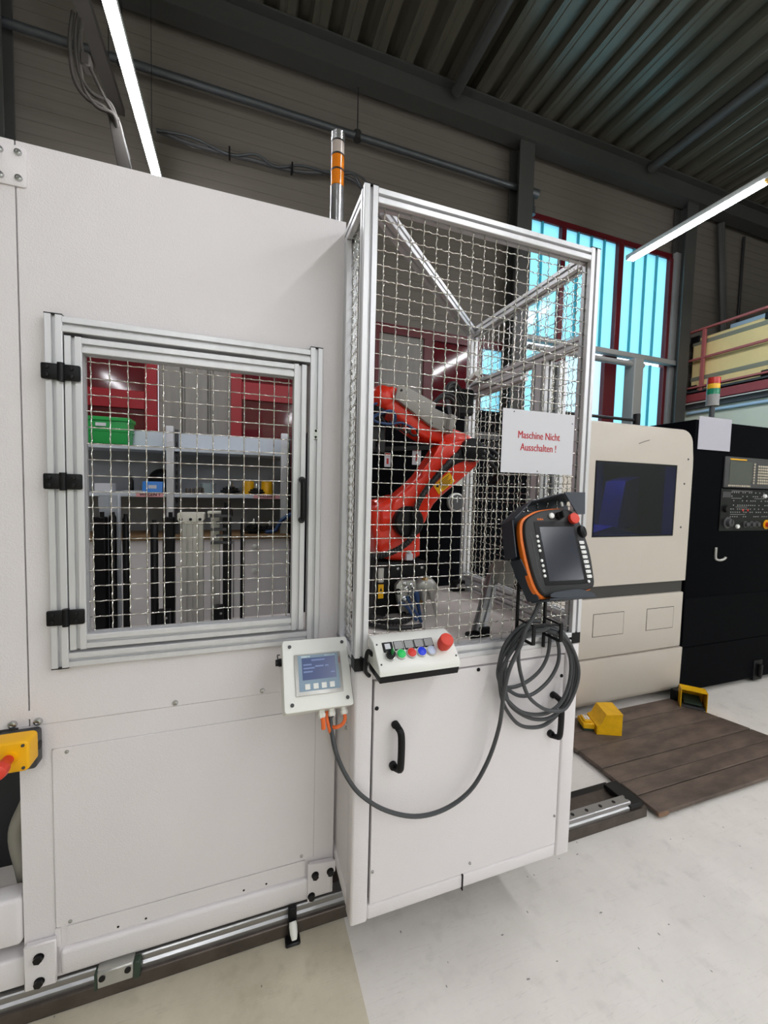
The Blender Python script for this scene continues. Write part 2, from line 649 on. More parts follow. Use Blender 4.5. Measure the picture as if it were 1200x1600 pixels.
def smooth_path(p, per=6):
    """Catmull-Rom through 3d points."""
    P = [Vector(q) for q in p]
    out = []
    for i in range(len(P) - 1):
        a = P[max(i - 1, 0)]; b = P[i]; c = P[i + 1]; d = P[min(i + 2, len(P) - 1)]
        for k in range(per):
            t = k / per
            out.append(0.5 * ((2 * b) + (c - a) * t + (2 * a - 5 * b + 4 * c - d) * t * t + (3 * b - a - 3 * c + d) * t ** 3))
    out.append(P[-1])
    return out


def text(name, body, size, mtx, m, parent, bold=0.0, align='CENTER', ext=0.0003, twice=0.0):
    cu = bpy.data.curves.new(name, 'FONT')
    cu.body = body
    cu.size = size
    cu.align_x = align
    cu.align_y = 'CENTER'
    cu.extrude = ext
    cu.offset = bold
    cu.resolution_u = 3
    t = bpy.data.objects.new(name, cu)
    COL.objects.link(t)
    dg = bpy.context.evaluated_depsgraph_get()
    me = bpy.data.meshes.new_from_object(t.evaluated_get(dg))
    bpy.data.objects.remove(t)
    bpy.data.curves.remove(cu)
    if twice:                      # heavier strokes: the same glyphs again, a stroke to the side
        tb = bmesh.new()
        tb.from_mesh(me)
        g = bmesh.ops.duplicate(tb, geom=tb.verts[:] + tb.edges[:] + tb.faces[:])
        bmesh.ops.translate(tb, verts=[q for q in g['geom'] if isinstance(q, bmesh.types.BMVert)], vec=(twice, 0, 0.00005))
        tb.to_mesh(me)
        tb.free()
    me.materials.clear()
    me.transform(mtx)
    return link_mesh(name, me, m, parent, smooth=False)


FRONT = Matrix.Rotation(PI / 2, 4, 'X')     # text facing -Y


def rrect(x0, x1, z0, z1, r, n=5):
    p = []
    for cx, cz, a in ((x1 - r, z1 - r, 0), (x0 + r, z1 - r, 90), (x0 + r, z0 + r, 180), (x1 - r, z0 + r, 270)):
        for k in range(n + 1):
            t = math.radians(a + 90 * k / n)
            p.append((cx + r * math.cos(t), cz + r * math.sin(t)))
    return p


def wire_grid(name, parent, org, u, v, ur, vr, pitch, r=0.0018, amp=0.0025, sides=5, offu=None, offv=None):
    """Crimped wire mesh in the plane org + a*u + b*v; one joined part."""
    org = Vector(org); u = Vector(u); v = Vector(v)
    nrm = u.cross(v)
    V, F = [], []

    def wire(fn, a0, a1):
        step = pitch / 9
        m = max(2, int((a1 - a0) / step) + 1)
        base = len(V)
        for i in range(m):
            a = a0 + (a1 - a0) * i / (m - 1)
            c, e1 = fn(a)
            for k in range(sides):
                t = 2 * PI * k / sides + 0.5
                V.append(c + e1 * (r * math.cos(t)) + nrm * (r * math.sin(t)))
        for i in range(m - 1):
            for k in range(sides):
                F.append((base + i * sides + k, base + i * sides + (k + 1) % sides, base + (i + 1) * sides + (k + 1) % sides, base + (i + 1) * sides + k))
    u0 = offu if offu is not None else ur[0] + pitch * 0.5
    v0 = offv if offv is not None else vr[0] + pitch * 0.5
    i = 0
    while u0 + i * pitch < ur[1]:
        a = u0 + i * pitch
        wire(lambda b, a=a, i=i: (org + u * a + v * b - nrm * (amp * math.cos(3 * PI * (b - v0) / pitch + PI * i)), u), vr[0], vr[1])
        i += 1
    j = 0
    while v0 + j * pitch < vr[1]:
        b = v0 + j * pitch
        wire(lambda a, b=b, j=j: (org + u * a + v * b + nrm * (amp * math.cos(3 * PI * (a - u0) / pitch + PI * j)), v), ur[0], ur[1])
        j += 1
    me = bpy.data.meshes.new(name)
    me.from_pydata(V, [], F)
    return stuff(link_mesh(name, me, 'wire', parent, True, 3.0))


def screw(name, x, y, z, r, m, parent, h=0.004, ax=(0, -1, 0), n=12, hexa=False):
    b = MB()
    p = Vector((x, y, z)); a = Vector(ax)
    if hexa:
        b.cyl(p, p + a * 0.002, r * 1.12, 16)
        b.cyl(p + a * 0.002, p + a * (0.002 + h), r, 6)
    else:
        b.lathe([(r, 0), (r, h * 0.35), (r * 0.85, h * 0.8), (r * 0.45, h), (r * 0.42, h * 0.6), (0.0001, h * 0.6)], p, a, n)
    return b.build(name, m, parent)


# ================================================================== SETTING
# floor, split by the worn greenish bay beside the rail
b = MB(); b.box(0.36, 16, -9, 1.34, -0.12, 0); b.box(-9, 16, 1.34, 4.4, -0.12, 0)
struct(b.build('floor', 'floor', smooth=False))
b = MB(); b.box(-9, 0.36, -9, 1.34, -0.12, 0)
struct(b.build('floor_bay', 'floorg', smooth=False))

YW = 4.3
# back wall: profiled sandwich panels with openings for window_1 and the doors


def wall_panels(name, x0, x1, z0, z1, m, pitch=0.105, parent=None, groove=0.004):
    p = []
    z = z0
    while z < z1 - 1e-6:
        zt = min(z + pitch, z1)
        p += [(YW, z), (YW, zt - groove), (YW + groove * 0.8, zt - groove * 0.6), (YW + groove * 0.8, zt - 0.0005)]
        z = zt
    p += [(YW + 0.12, z1), (YW + 0.12, z0)]
    return MB().prism(p, 'X', x0, x1).build(name, m, parent, smooth=False)


wb_ = wall_panels('wall_back', -9, 3.17, 3.33, 6.0, 'walld')
struct(wb_)
for nm, x0, x1, z0, z1 in (('wall_panel', 3.17, 5.80, 4.93, 6.0), ('wall_panel', 5.80, 16, 0, 6.0), ('wall_panel', -9, -2.6, 0, 3.33),
                           ('wall_panel', 2.97, 3.17, 0, 3.33), ('wall_panel', 3.17, 5.80, 0, 2.2), ('wall_panel', 0.62, 1.36, 0, 3.33),
                           ('wall_panel', 1.36, 2.97, 0, 2.2)):
    wall_panels(nm, x0, x1, z0, z1, 'walld', parent=wb_)
# lighter ribbed steel sheet between the red doors
p = []
x = -0.72
while x < -0.08:
    p += [(x, YW + 0.02), (x + 0.19, YW + 0.02), (x + 0.20, YW + 0.05), (x + 0.215, YW + 0.05), (x + 0.225, YW + 0.02)]
    x += 0.225
p = [q for q in p if q[0] <= -0.09] + [(-0.09, YW + 0.02), (-0.09, YW + 0.1), (-0.72, YW + 0.1)]
MB().prism(p, 'Z', 0, 3.33).build('wall_sheet', 'wallg', wb_, smooth=False)
# hall shell beyond the frame
for nm, bx in (('wall_left', (-9.1, -9, -9, 4.4, 0, 6.0)), ('wall_right', (16, 16.1, -9, 4.4, 0, 6.0)), ('wall_front', (-9, 16, -9.1, -9, 0, 6.0))):
    struct(MB().box(*bx).build(nm, 'walll', smooth=False))

# ceiling: trapezoidal roof sheets, ribs running along the hall depth
ZC = 5.82
ceil = struct(MB().box(-9, 16, -9, 4.4, ZC + 0.115, ZC + 0.2).build('ceiling', 'beam', smooth=False))
pit = 0.29


def sheet(x0, n, y0, y1):
    p = []
    for k in range(n):
        x = x0 + k * pit
        p += [(x, ZC + 0.09), (x + 0.10, ZC + 0.09), (x + 0.125, ZC), (x + 0.15, ZC), (x + 0.158, ZC + 0.008), (x + 0.182, ZC + 0.008), (x + 0.19, ZC), (x + 0.265, ZC)]
    x = x0 + n * pit
    p += [(x, ZC + 0.09), (x, ZC + 0.097), (x0, ZC + 0.097)]
    return MB().prism(p, 'Y', y0, y1).build('roof_sheet', 'roof', ceil, smooth=False)


sh0 = sheet(-3.0, 4, -3.0, 4.32)
for k in range(1, 13):
    again(sh0, k * 4 * pit, parent=ceil)
stuff(sheet(-9.0, 20, -3.0, 4.32))

# steel frame of the wall
eb = MB().box(-9, 16, 4.04, 4.22, 5.795, 5.815).box(-9, 16, 4.04, 4.22, 5.53, 5.548).box(-9, 16, 4.12, 4.14, 5.548, 5.795).build('beam_eave', 'beam', smooth=False)
struct(eb)
for nm, xc in (('column_left', -1.82), ('column_window', 3.07), ('column_mezzanine', 5.80)):
    c = MB().box(xc - 0.1, xc + 0.1, 4.08, 4.095, 0, 5.53).box(xc - 0.1, xc + 0.1, 4.25, 4.265, 0, 5.53).box(xc - 0.006, xc + 0.006, 4.095, 4.25, 0, 5.53).build(nm, 'beam', smooth=False)
    struct(c)
for nm, xc in (('trim_purlin_1', 2.12), ('trim_purlin_2', 4.95)):
    struct(MB().cyl((xc, -6, 5.735), (xc, 4.06, 5.735), 0.055, 16).build(nm, 'beam'))

# ---- window_1: cyan profiled glass in dark red frame
w1 = struct(MB().box(3.17, 5.72, 4.26, 4.30, 4.86, 4.93).build('window_1', 'reddark', smooth=False))
fr = [(3.75, 3.82, 3.44, 4.86), (4.69, 4.78, 3.44, 4.86), (5.64, 5.70, 2.2, 4.86), (3.17, 3.20, 3.44, 4.86), (4.55, 4.76, 2.2, 3.40), (3.74, 3.90, 2.2, 3.40)]
for x0, x1, z0, z1 in fr:
    MB().box(x0, x1, 4.235, 4.32, z0, z1, 0.004).build('frame_post', 'reddark', w1, smooth=False)


def glazing(x0, x1, z0, z1, n, m='cyan'):
    w = (x1 - x0) / n
    first = None
    for k in range(n):
        a = x0 + k * w
        if first is None:
            pp = [(a + 0.012, 4.285), (a + w - 0.012, 4.285), (a + w - 0.004, 4.30), (a + w - 0.004, 4.306), (a + 0.004, 4.306), (a + 0.004, 4.30)]
            first = MB().prism(pp, 'Z', z0, z1).build('pane', m, w1, smooth=False)
            rib = MB().box(a - 0.012, a + 0.012, 4.262, 4.308, z0, z1).build('glass_rib', 'cyanrib', w1, smooth=False)
        else:
            again(first, k * w, parent=w1)
            again(rib, k * w, parent=w1)


glazing(3.20, 3.75, 3.44, 4.86, 2)
glazing(3.82, 4.69, 3.44, 4.86, 4)
glazing(4.78, 5.64, 3.44, 4.86, 4)
glazing(4.76, 5.64, 2.2, 3.37, 4)
glazing(3.20, 3.74, 2.2, 3.37, 2)
glazing(3.90, 4.55, 2.2, 3.37, 2, 'clearp')
MB().box(3.17, 5.75, 4.14, 4.22, 3.375, 3.44, 0.005).build('sill_rail', 'pipe2', w1, smooth=False)
MB().box(5.70, 5.80, 4.20, 4.32, 2.2, 4.93).build('side_jamb', 'pipe2', w1, smooth=False)
struct(MB().box(4.83, 4.99, 4.02, 4.18, 0, 3.33, 0.01).build('column_grey', 'pipe2'))
struct(MB().cyl((3.2, 4.08, 3.262), (5.04, 4.08, 3.262), 0.035, 16).build('trim_pipe_rail', 'pipe2'))

# ---- window_2: red framed band behind the cage
w2 = struct(MB().box(1.36, 2.97, 4.25, 4.30, 3.23, 3.33).build('window_2', 'reddark', smooth=False))
for x0, x1 in ((1.93, 2.04), (2.58, 2.68), (1.36, 1.40)):
    MB().box(x0, x1, 4.24, 4.31, 2.2, 3.23, 0.004).build('frame_post', 'reddark', w2, smooth=False)
MB().box(1.40, 1.93, 4.275, 4.30, 2.2, 3.23).build('panel', 'wallg', w2, smooth=False)
MB().box(2.04, 2.58, 4.275, 4.30, 2.2, 3.23).build('panel', 'maroon', w2, smooth=False)
MB().box(2.68, 2.97, 4.285, 4.30, 2.2, 3.23).build('pane', 'cyan', w2, smooth=False)
MB().box(2.68, 2.97, 4.24, 4.31, 2.9, 2.93).build('frame_bar', 'reddark', w2, smooth=False)

# ---- red doors behind the shelving
for nm, x0, x1, bars in (('door_1', -2.6, -0.72, ((2.21, 2.37),)), ('door_2', -0.09, 0.62, ((2.38, 2.55),))):
    d = struct(MB().box(x0, x1, 4.24, 4.31, 3.22, 3.33).build(nm, 'red', smooth=False))
    for a in (x0, x1 - 0.1):
        MB().box(a, a + 0.1, 4.24, 4.31, 0, 3.22, 0.004).build('frame_post', 'red', d, smooth=False)
    for z0, z1 in bars:
        MB().box(x0 + 0.1, x1 - 0.1, 4.25, 4.31, z0, z1, 0.004).build('frame_bar', 'red', d, smooth=False)
    MB().box(x0 + 0.1, x1 - 0.1, 4.275, 4.30, bars[0][1], 3.22).build('panel', 'maroon', d, smooth=False)
    MB().box(x0 + 0.1, x1 - 0.1, 4.275, 4.30, 0, bars[0][0]).build('panel', 'maroon', d, smooth=False)

# ---- mezzanine
XM = 6.05
mz = struct(MB().box(XM, XM + 0.02, -3, 4.28, 2.875, 3.02).box(XM, XM + 0.12, -3, 4.28, 2.875, 2.89).box(XM, XM + 0.12, -3, 4.28, 3.0, 3.02).build('beam_mezzanine', ['redbeam'], smooth=False))
struct(MB().box(XM + 0.02, 9.5, -3, 4.28, 3.0205, 3.05).build('floor_mezzanine', 'bezel', smooth=False))
MB().box(XM - 0.004, XM + 0.10, -3, 4.28, 2.866, 2.8745).build('edge_strip', 'ivory', mz, smooth=False)
MB().box(XM + 0.05, 9.5, -3, 4.28, 2.80, 2.86).build('soffit', 'bezel', mz, smooth=False)
struct(MB().box(XM + 0.10, XM + 0.2, -3, 4.28, 0, 2.80).build('wall_mezzanine', 'walll', smooth=False))
struct(MB().cyl((XM + 0.07, -3, 2.745), (XM + 0.07, 4.2, 2.745), 0.022, 10).build('trim_conduit', 'lightblue'))  # pale blue paints a cyan reflection onto the pipe
gr = thing('guard_rail', 'faded red guard rail along the edge of the mezzanine', 'railing', (XM, 2, 3.05))
for z in (3.885, 3.485):
    MB().box(XM + 0.01, XM + 0.05, -2.9, 4.24, z - 0.015, z + 0.015, 0.004).build('rail_bar', 'redrail', gr)
MB().box(XM - 0.01, XM + 0.06, -2.9, 4.24, 3.075, 3.10, 0.003).build('toe_bar', 'redrail', gr)
ps = MB().box(XM + 0.012, XM + 0.048, 3.985, 4.03, 3.03, 3.875, 0.004).build('rail_post', 'redrail', gr)
for y in (-1.3, -2.6, -3.9, -5.2):
    again(ps, 0, y, 0, gr)

cr = thing('beige_crate', 'big beige crate with grey straps behind the mezzanine guard rail', 'crate', (6.75, 2.8, 3.05))
MB().box(6.15, 7.3, 1.2, 4.20, 3.06, 3.80, 0.01).build('crate_body', 'beige', cr)
for z in (3.20, 3.70):
    MB().box(6.143, 6.15, 1.2, 4.20, z, z + 0.055).build('strap', 'strap', cr, smooth=False)
for y, z in ((4.10, 3.05), (4.10, 3.74), (3.22, 3.05), (3.22, 3.76)):
    MB().box(6.118, 6.148, y, y + 0.12, z, z + 0.09, 0.01).build('corner_pad', 'black', cr)
bx = MB().box(6.5, 7.0, 3.35, 3.95, 3.805, 3.98, 0.006).build('pale_box', 'lightblue')
tag(bx, 'pale blue box lying on top of the beige crate', 'box')
bx = MB().prism([(3.3, 3.805), (4.1, 3.805), (4.1, 4.0), (3.7, 4.22), (3.3, 4.05)], 'X', 7.02, 7.28, 0.03).build('cardboard_bundle', 'cardboard')
tag(bx, 'brown cardboard bundle on the beige crate under the dark wall', 'bundle')
fl = MB(); fl.sphere((7.9, 3.5, 3.55), 0.5, 1.0, 1.4, 1.0)
tag(fl.build('wrapped_bale', 'cloth'), 'grey film wrapped bale standing behind the beige crate', 'bale')
br = MB().tube([(6.55, 4.2, 5.5), (6.9, 4.2, 3.06)], 0.05, 8).build('trim_brace', 'beam')
struct(br)
struct(MB().cyl((7.2, 4.27, 5.5), (7.2, 4.27, 3.3), 0.02, 8).build('trim_downpipe', 'wire2'))
struct(MB().box(8.3, 8.5, 4.05, 4.25, 0, 5.53).build('column_far', 'beam', smooth=False))

# ---- wall pipe with hangers and cable run
pp = thing('wall_pipe', 'long grey pipe hung along the dark back wall', 'pipe', (0.8, 4.16, 5.06))
MB().cyl((-9, 4.17, 5.07), (3.25, 4.17, 5.07), 0.032, 12).build('pipe_run', 'pipe', pp)
MB().cyl((3.05, 4.17, 5.07), (3.30, 4.17, 5.07), 0.05, 12).cyl((3.24, 4.17, 5.07), (3.24, 4.17, 4.86), 0.018, 8).cyl((3.24, 4.17, 4.90), (3.24, 4.17, 4.82), 0.035, 10).build('valve', 'pipe', pp)
for x in (1.09, -0.95, -3.1):
    MB().cyl((x, 4.17, 5.03), (x, 4.17, 5.11), 0.04, 10).cyl((x, 4.17, 5.1), (x, 4.17, 5.75), 0.006, 6).build('hanger', 'wire2', pp)

cb = thing('cable_run', 'drooping olive and grey cables tied along the dark back wall', 'cable', (0.5, 4.2, 4.4))
pts = [(-0.70, 4.2, 4.61), (-0.42, 4.2, 4.575), (-0.10, 4.2, 4.575), (0.124, 4.2, 4.585), (0.30, 4.2, 4.58), (0.54, 4.2, 4.60), (0.854, 4.2, 4.665), (1.05, 4.2, 4.66), (1.15, 4.2, 4.61), (1.23, 4.2, 4.52)]
MB().tube(smooth_path(pts), 0.018, 8).build('cable', 'bezel', cb)
MB().tube(smooth_path([(p_[0], p_[1] - 0.03, p_[2] + (0.035 if k % 2 else -0.02)) for k, p_ in enumerate(pts)]), 0.011, 8).build('cable', 'pipe', cb)
MB().tube(smooth_path([(0.75, 4.2, 4.66), (1.0, 4.2, 4.73), (1.18, 4.2, 4.70), (1.26, 4.2, 4.58)]), 0.010, 8).build('cable', 'bezel', cb)
tie = MB().box(-0.115, -0.10, 4.15, 4.225, 4.54, 4.615).build('cable_tie', 'black', cb)
again(tie, 0.56, 0, 0.02, cb); again(tie, 1.04, 0, 0.09, cb)
MB().prism([(-0.66, 4.632), (-0.42, 4.59), (-0.10, 4.604), (-0.10, 4.610), (-0.42, 4.612)], 'Y', 4.22, 4.26).build('tray_plate', 'lampbody', cb)

# ---- lamps
for i, (x, y0, y1, z) in enumerate(TUBES):
    lb = {0: 'long lit ceiling tube whose end meets the white panel top', 1: 'lit ceiling tube hanging in front of the cyan window',
          2: 'lit ceiling tube of the window row, mirrored in the maroon panel behind the cage'}.get(i, 'lit ceiling tube outside the view, in rows partly added as fill light')
    t = thing('tube_lamp', lb, 'lamp', (x, (y0 + y1) / 2, z), 'tube lamps over the hall aisle' if i > 2 else 'tube lamps in view')
    MB().box(x - 0.03, x + 0.03, y0 - 0.06, y1 + 0.06, z + 0.031, z + 0.085, 0.006).build('housing', 'lampbody', t)
    MB().prism([(x - 0.032, z + 0.03), (x - 0.032, z + 0.012), (x - 0.02, z), (x + 0.02, z), (x + 0.032, z + 0.012), (x + 0.032, z + 0.03)], 'Y', y0, y1).build('diffuser', 'tube', t)
    if i == 0:
        for yy in (y0 + 0.2, y1 - 0.2):
            MB().cyl((x, yy, z + 0.08), (x, yy, ZC), 0.003, 6).build('hanger', 'wire2', t)
lr = thing('lamp_trunking', 'slim pale trunking bar carrying the lamp row by the cyan window', 'trunking', (4.18, 0, 4.3))
MB().box(4.15, 4.21, -8, 2.28, 4.29, 4.34, 0.005).build('trunking_bar', 'lampbody', lr)
MB().box(4.155, 4.205, 2.285, 2.348, 4.205, 4.232, 0.004).build('end_fitting', 'brass', lr)
tr = thing('cable_tray', 'grey cable tray with loose cables beside the lamp whose end meets the white panel top', 'cable tray', (-0.93, 2.5, 4.4))
MB().box(-0.98, -0.90, 1.5, 4.0, 4.50, 4.51).box(-0.985, -0.98, 1.5, 4.0, 4.50, 4.55).box(-0.90, -0.895, 1.5, 4.0, 4.50, 4.55).build('tray', 'murk', tr, smooth=False)
for k, (dx, dz) in enumerate(((0.0, 0.0), (0.03, 0.04), (0.05, -0.03))):
    MB().tube(smooth_path([(-1.02 + dx, 3.3, 4.53), (-1.04 + dx, 3.3, 4.34 + dz), (-1.02 + dx, 3.3, 4.13 + dz), (-0.95 + dx, 3.3, 4.03 + dz), (-0.86 + dx, 3.32, 4.02 + dz), (-0.80, 3.4, 3.95 + dz), (-0.76, 3.5, 3.85)]), 0.012, 8).build('cable', 'murk', tr)
MB().tube(smooth_path([(-0.99, 3.3, 4.52), (-0.97, 3.3, 4.30), (-0.93, 3.3, 4.22), (-0.86, 3.3, 4.08), (-0.79, 3.35, 3.98)]), 0.010, 8).build('cable', 'murk', tr)
MB().box(-0.98, -0.93, 3.28, 3.36, 4.22, 4.30, 0.006).build('junction_box', 'murk', tr)
MB().prism([(-0.86, 4.06), (-0.79, 4.02), (-0.72, 3.70), (-0.75, 3.62), (-0.80, 3.68)], 'Y', 3.36, 3.46, 0.01).build('cable_drop', 'murk', tr)
for yy in (1.8, 3.75):
    MB().cyl((-0.94, yy, 4.51), (-0.94, yy, ZC), 0.004, 6).build('hanger', 'wire2', tr)

# ================================================================== RAIL ON THE FLOOR
gr = thing('guide_rail', 'ground steel guide rail on a rusty flat bar in the floor under the white machine', 'rail', (0.5, 1.37, 0))
MB().box(-1.6, 1.86, 1.338, 1.50, 0.0, 0.048, 0.003).build('base_bar', 'iron', gr)
rp = [(a_, z_ - 0.005) for a_, z_ in [(1.348, 0.053), (1.348, 0.066), (1.354, 0.072), (1.354, 0.083), (1.346, 0.088), (1.346, 0.098), (1.349, 0.101), (1.389, 0.101), (1.392, 0.098), (1.392, 0.088), (1.384, 0.083), (1.384, 0.072), (1.390, 0.066), (1.390, 0.053)]]
MB().prism(rp, 'X', -1.6, 1.755).build('rail', 'rail', gr, smooth=False)
MB().box(-1.6, 1.84, 1.50, 1.56, 0.0, 0.02).build('rear_bar', 'blackm', gr, smooth=False)
MB().box(1.755, 1.84, 1.345, 1.50, 0.052, 0.075, 0.003).build('end_plate', 'blackm', gr)
h0 = MB().cyl((1.755, 1.369, 0.0961), (1.755, 1.369, 0.0972), 0.0085, 12).build('screw_hole', 'blackm', gr)
for k in range(1, 6):
    again(h0, -0.082 * k, 0, 0, gr)
gc = thing('rail_carriage', 'steel ball carriage with green end seals gripping the rail below the enclosure', 'carriage', (-0.34, 1.34, 0.05))
MB().box(-0.392, -0.298, 1.322, 1.344, 0.054, 0.104, 0.003).box(-0.392, -0.298, 1.330, 1.42, 0.1025, 0.1055).build('block', 'sandg', gc)
MB().box(-0.298, -0.280, 1.320, 1.344, 0.050, 0.105, 0.003).build('end_seal', 'darkgreen', gc); MB().box(-0.398, -0.392, 1.322, 1.344, 0.052, 0.104).build('end_seal', 'darkgreen', gc)
bo = MB().cyl((-0.378, 1.322, 0.086), (-0.378, 1.318, 0.086), 0.0085, 12).build('bolt', 'blackm', gc)
again(bo, 0.066, 0, 0.002, gc)
rs = thing('rail_stop', 'black rail stop post with a white rubber buffer below the enclosure', 'buffer', (0.174, 1.31, 0))
MB().box(0.160, 0.188, 1.318, 1.337, 0, 0.12, 0.003).build('post', 'black', rs)
MB().lathe([(0.012, 0), (0.0135, 0.012), (0.0125, 0.03), (0.010, 0.042), (0.008, 0.046)], (0.1745, 1.318, 0.075), (0.05, -0.75, -0.75), 14).build('buffer', 'ivory', rs)
MB().box(0.150, 0.20, 1.300, 1.337, 0, 0.012, 0.004).build('foot', 'blackm', rs)

# ================================================================== WHITE ENCLOSURE (left)
YP = 1.352
XR = 0.322
XL = -1.25
en = thing('machine_enclosure', 'white sheet metal machine enclosure with a mesh window door', 'machine', (-0.4, 1.6, 0.1))
# front plate with window opening (x -0.43..0.20, z 1.05..1.96)
WX0, WX1, WZ0, WZ1 = -0.44, 0.215, 1.07, 1.95
SEAMX = -0.548
fp = MB()
for a in ((SEAMX + 0.002, WX0, 0.868, 2.414), (WX1, XR, 0.868, 2.414), (WX0, WX1, WZ1, 2.414), (WX0, WX1, 0.868, WZ0)):
    fp.box(a[0], a[1], YP, YP + 0.004, a[2], a[3])
fp.build('front_plate', 'white', en, smooth=False)
MB().box(XL, SEAMX - 0.002, YP, YP + 0.004, 0.868, 2.414).build('front_plate', 'white', en, smooth=False)
MB().box(-0.574, XR - 0.004, YP + 0.003, YP + 0.006, 0.10, 0.8655).build('lower_plate', 'white', en, smooth=False)
MB().prism(rrect(-0.498, 0.247, 0.254, 0.79, 0.006), 'Y', YP - 0.0012, YP + 0.0025, 0.001, 2, True).build('access_panel', 'white', en, smooth=False)
MB().box(-0.4995, 0.2485, YP + 0.0022, YP + 0.0029, 0.2525, 0.7905).build('panel_gap', 'tiegrey', en, smooth=False)
# strip below access panel and hollow bottom bar
MB().box(-0.471, 0.218, YP - 0.001, YP + 0.003, 0.194, 0.250).build('skirt_strip', 'white', en, smooth=False)
bb = MB().box(-0.488, 0.314, YP - 0.012, YP + 0.045, 0.110, 0.188, 0.012, 3).build('bottom_bar', 'white', en)
MB().box(XL, -0.577, YP - 0.006, YP + 0.06, 0.235, 0.375, 0.012, 3).build('lower_tube', 'white', en)
MB().box(XL, -0.57, YP + 0.002, YP + 0.06, 0.10, 0.19, 0.01, 3).build('bottom_bar', 'white', en)
hole = MB().cyl((-0.343, YP - 0.0012, 0.204), (-0.343, YP - 0.0018, 0.204), 0.0035, 10).build('drilled_hole', 'black', en)
for dx in (0.074, 0.36, 0.432):
    again(hole, dx, 0, 0.001, en)
# dark interior box behind the lower opening, side and rear frame
MB().box(XL, XR - 0.01, YP + 0.05, 1.93, 0.93, 0.95).build('table_plate', 'white2', en, smooth=False)
MB().box(-0.574, -0.560, YP + 0.006, 1.90, 0.11, 0.93).build('side_plate', 'white', en, smooth=False)
for x in (XL + 0.02, SEAMX - 0.02, XR - 0.024):
    MB().box(x - 0.02, x + 0.02, YP + 0.008, YP + 0.048, 0.95, 2.41, 0.003).build('frame_post', 'white', en)
for x in (XL + 0.02,):
    MB().box(x - 0.02, x + 0.02, 1.88, 1.92, 0.12, 2.41, 0.003).build('frame_post', 'white', en)
MB().box(XL, XR - 0.01, YP + 0.05, 1.92, 2.395, 2.405).build('roof_plate', 'white', en, smooth=False)
MB().box(XL, -0.60, 1.80, 1.82, 0.12, 0.93).build('rear_plate', 'bezel', en, smooth=False)
# corner bracket upper left
MB().prism(rrect(-0.600, -0.523, 2.300, 2.398, 0.008), 'Y', YP - 0.005, YP, 0.001).build('corner_bracket', 'white', en)
s0 = screw('screw', -0.539, YP - 0.005, 2.383, 0.0085, 'steel', en, 0.006)
for dx, dz in ((-0.038, -0.002), (0, -0.063), (-0.038, -0.064)):
    again(s0, dx, 0, dz, en)
# seam screws
s1 = screw('screw', -0.185, YP, 0.878, 0.008, 'steel', en, 0.005)
again(s1, 0.256, 0, 0.001, en)
s2 = screw('dome_screw', -0.585, YP, 0.879, 0.011, 'steel', en, 0.008)
again(s2, 0.057, 0, -0.001, en)
s3 = screw('panel_screw', -0.463, YP - 0.0005, 0.778, 0.0055, 'steel', en, 0.004)
again(s3, 0.0, 0, -0.514, en); again(s3, 0.669, 0, -0.508, en)
MB().box(-0.552, -0.538, YP - 0.001, YP, 0.888, 0.912).build('seam_tab', 'white', en, smooth=False)
# bottom connecting plates with hexagon bolts
MB().box(-0.569, -0.493, YP - 0.018, YP - 0.010, 0.102, 0.236, 0.003).build('joint_plate', 'white', en)
MB().box(-0.566, -0.496, YP - 0.0105, YP, 0.106, 0.232).build('spacer', 'white', en, smooth=False)
b0 = screw('hex_bolt', -0.533, YP - 0.018, 0.197, 0.0115, 'blackm', en, 0.009, hexa=True)
again(b0, 0, 0, -0.073, en)
MB().prism([(0.226, 0.112), (0.240, 0.108), (0.256, 0.140), (0.298, 0.186), (0.322, 0.198), (0.324, 0.236), (0.226, 0.246)], 'Y', YP - 0.021, YP - 0.012, 0.0015).build('joint_plate', 'white', en)
MB().prism([(0.232, 0.12), (0.244, 0.12), (0.256, 0.145), (0.298, 0.19), (0.318, 0.2), (0.318, 0.232), (0.232, 0.24)], 'Y', YP - 0.0125, YP, 0).build('spacer', 'white', en, smooth=False)
for x, z in ((0.251, 0.205), (0.304, 0.203), (0.239, 0.132)):
    again(b0, x + 0.533, -0.003, z - 0.197, en)
MB().box(-0.50, -0.486, YP - 0.002, YP + 0.003, 0.196, 0.252, 0.0).build('seam_tab', 'white', en, smooth=False)

# ---- window door in the enclosure: outer frame (enclosure part) and hinged mesh door
YD = YP - 0.004      # profile centre; profiles stand 24 mm proud of the plate
frm = lambda p0, p1: MB().profile(p0, p1, (0, -1, 0)).build('window_profile', 'alu', en, angle=0.3)
frm((-0.467, YD, 1.032), (-0.467, YD, 1.986)); frm((0.229, YD, 1.032), (0.229, YD, 1.992))
frm((-0.447, YD, 1.964), (0.209, YD, 1.964)); frm((-0.447, YD, 1.052), (0.209, YD, 1.052))
for x, z in ((-0.467, 1.986), (0.229, 1.992)):
    MB().box(x - 0.02, x + 0.02, YD - 0.02, YD + 0.02, z, z + 0.003).build('profile_cap', 'black', en)
for x in (-0.467,):
    MB().box(x - 0.02, x + 0.02, YD - 0.02, YD + 0.02, 1.029, 1.032).build('profile_cap', 'black', en)
dr = thing('mesh_door', 'hinged window door of wire mesh in slotted aluminium frame on the white enclosure', 'door', (-0.12, YD, 1.08))
prf = lambda p0, p1: MB().profile(p0, p1, (0, -1, 0)).build('door_profile', 'alu', dr, angle=0.3)
prf((-0.424, YD, 1.080), (-0.424, YD, 1.935)); prf((0.178, YD, 1.080), (0.178, YD, 1.935))
prf((-0.404, YD, 1.914), (0.158, YD, 1.914)); prf((-0.404, YD, 1.101), (0.158, YD, 1.101))
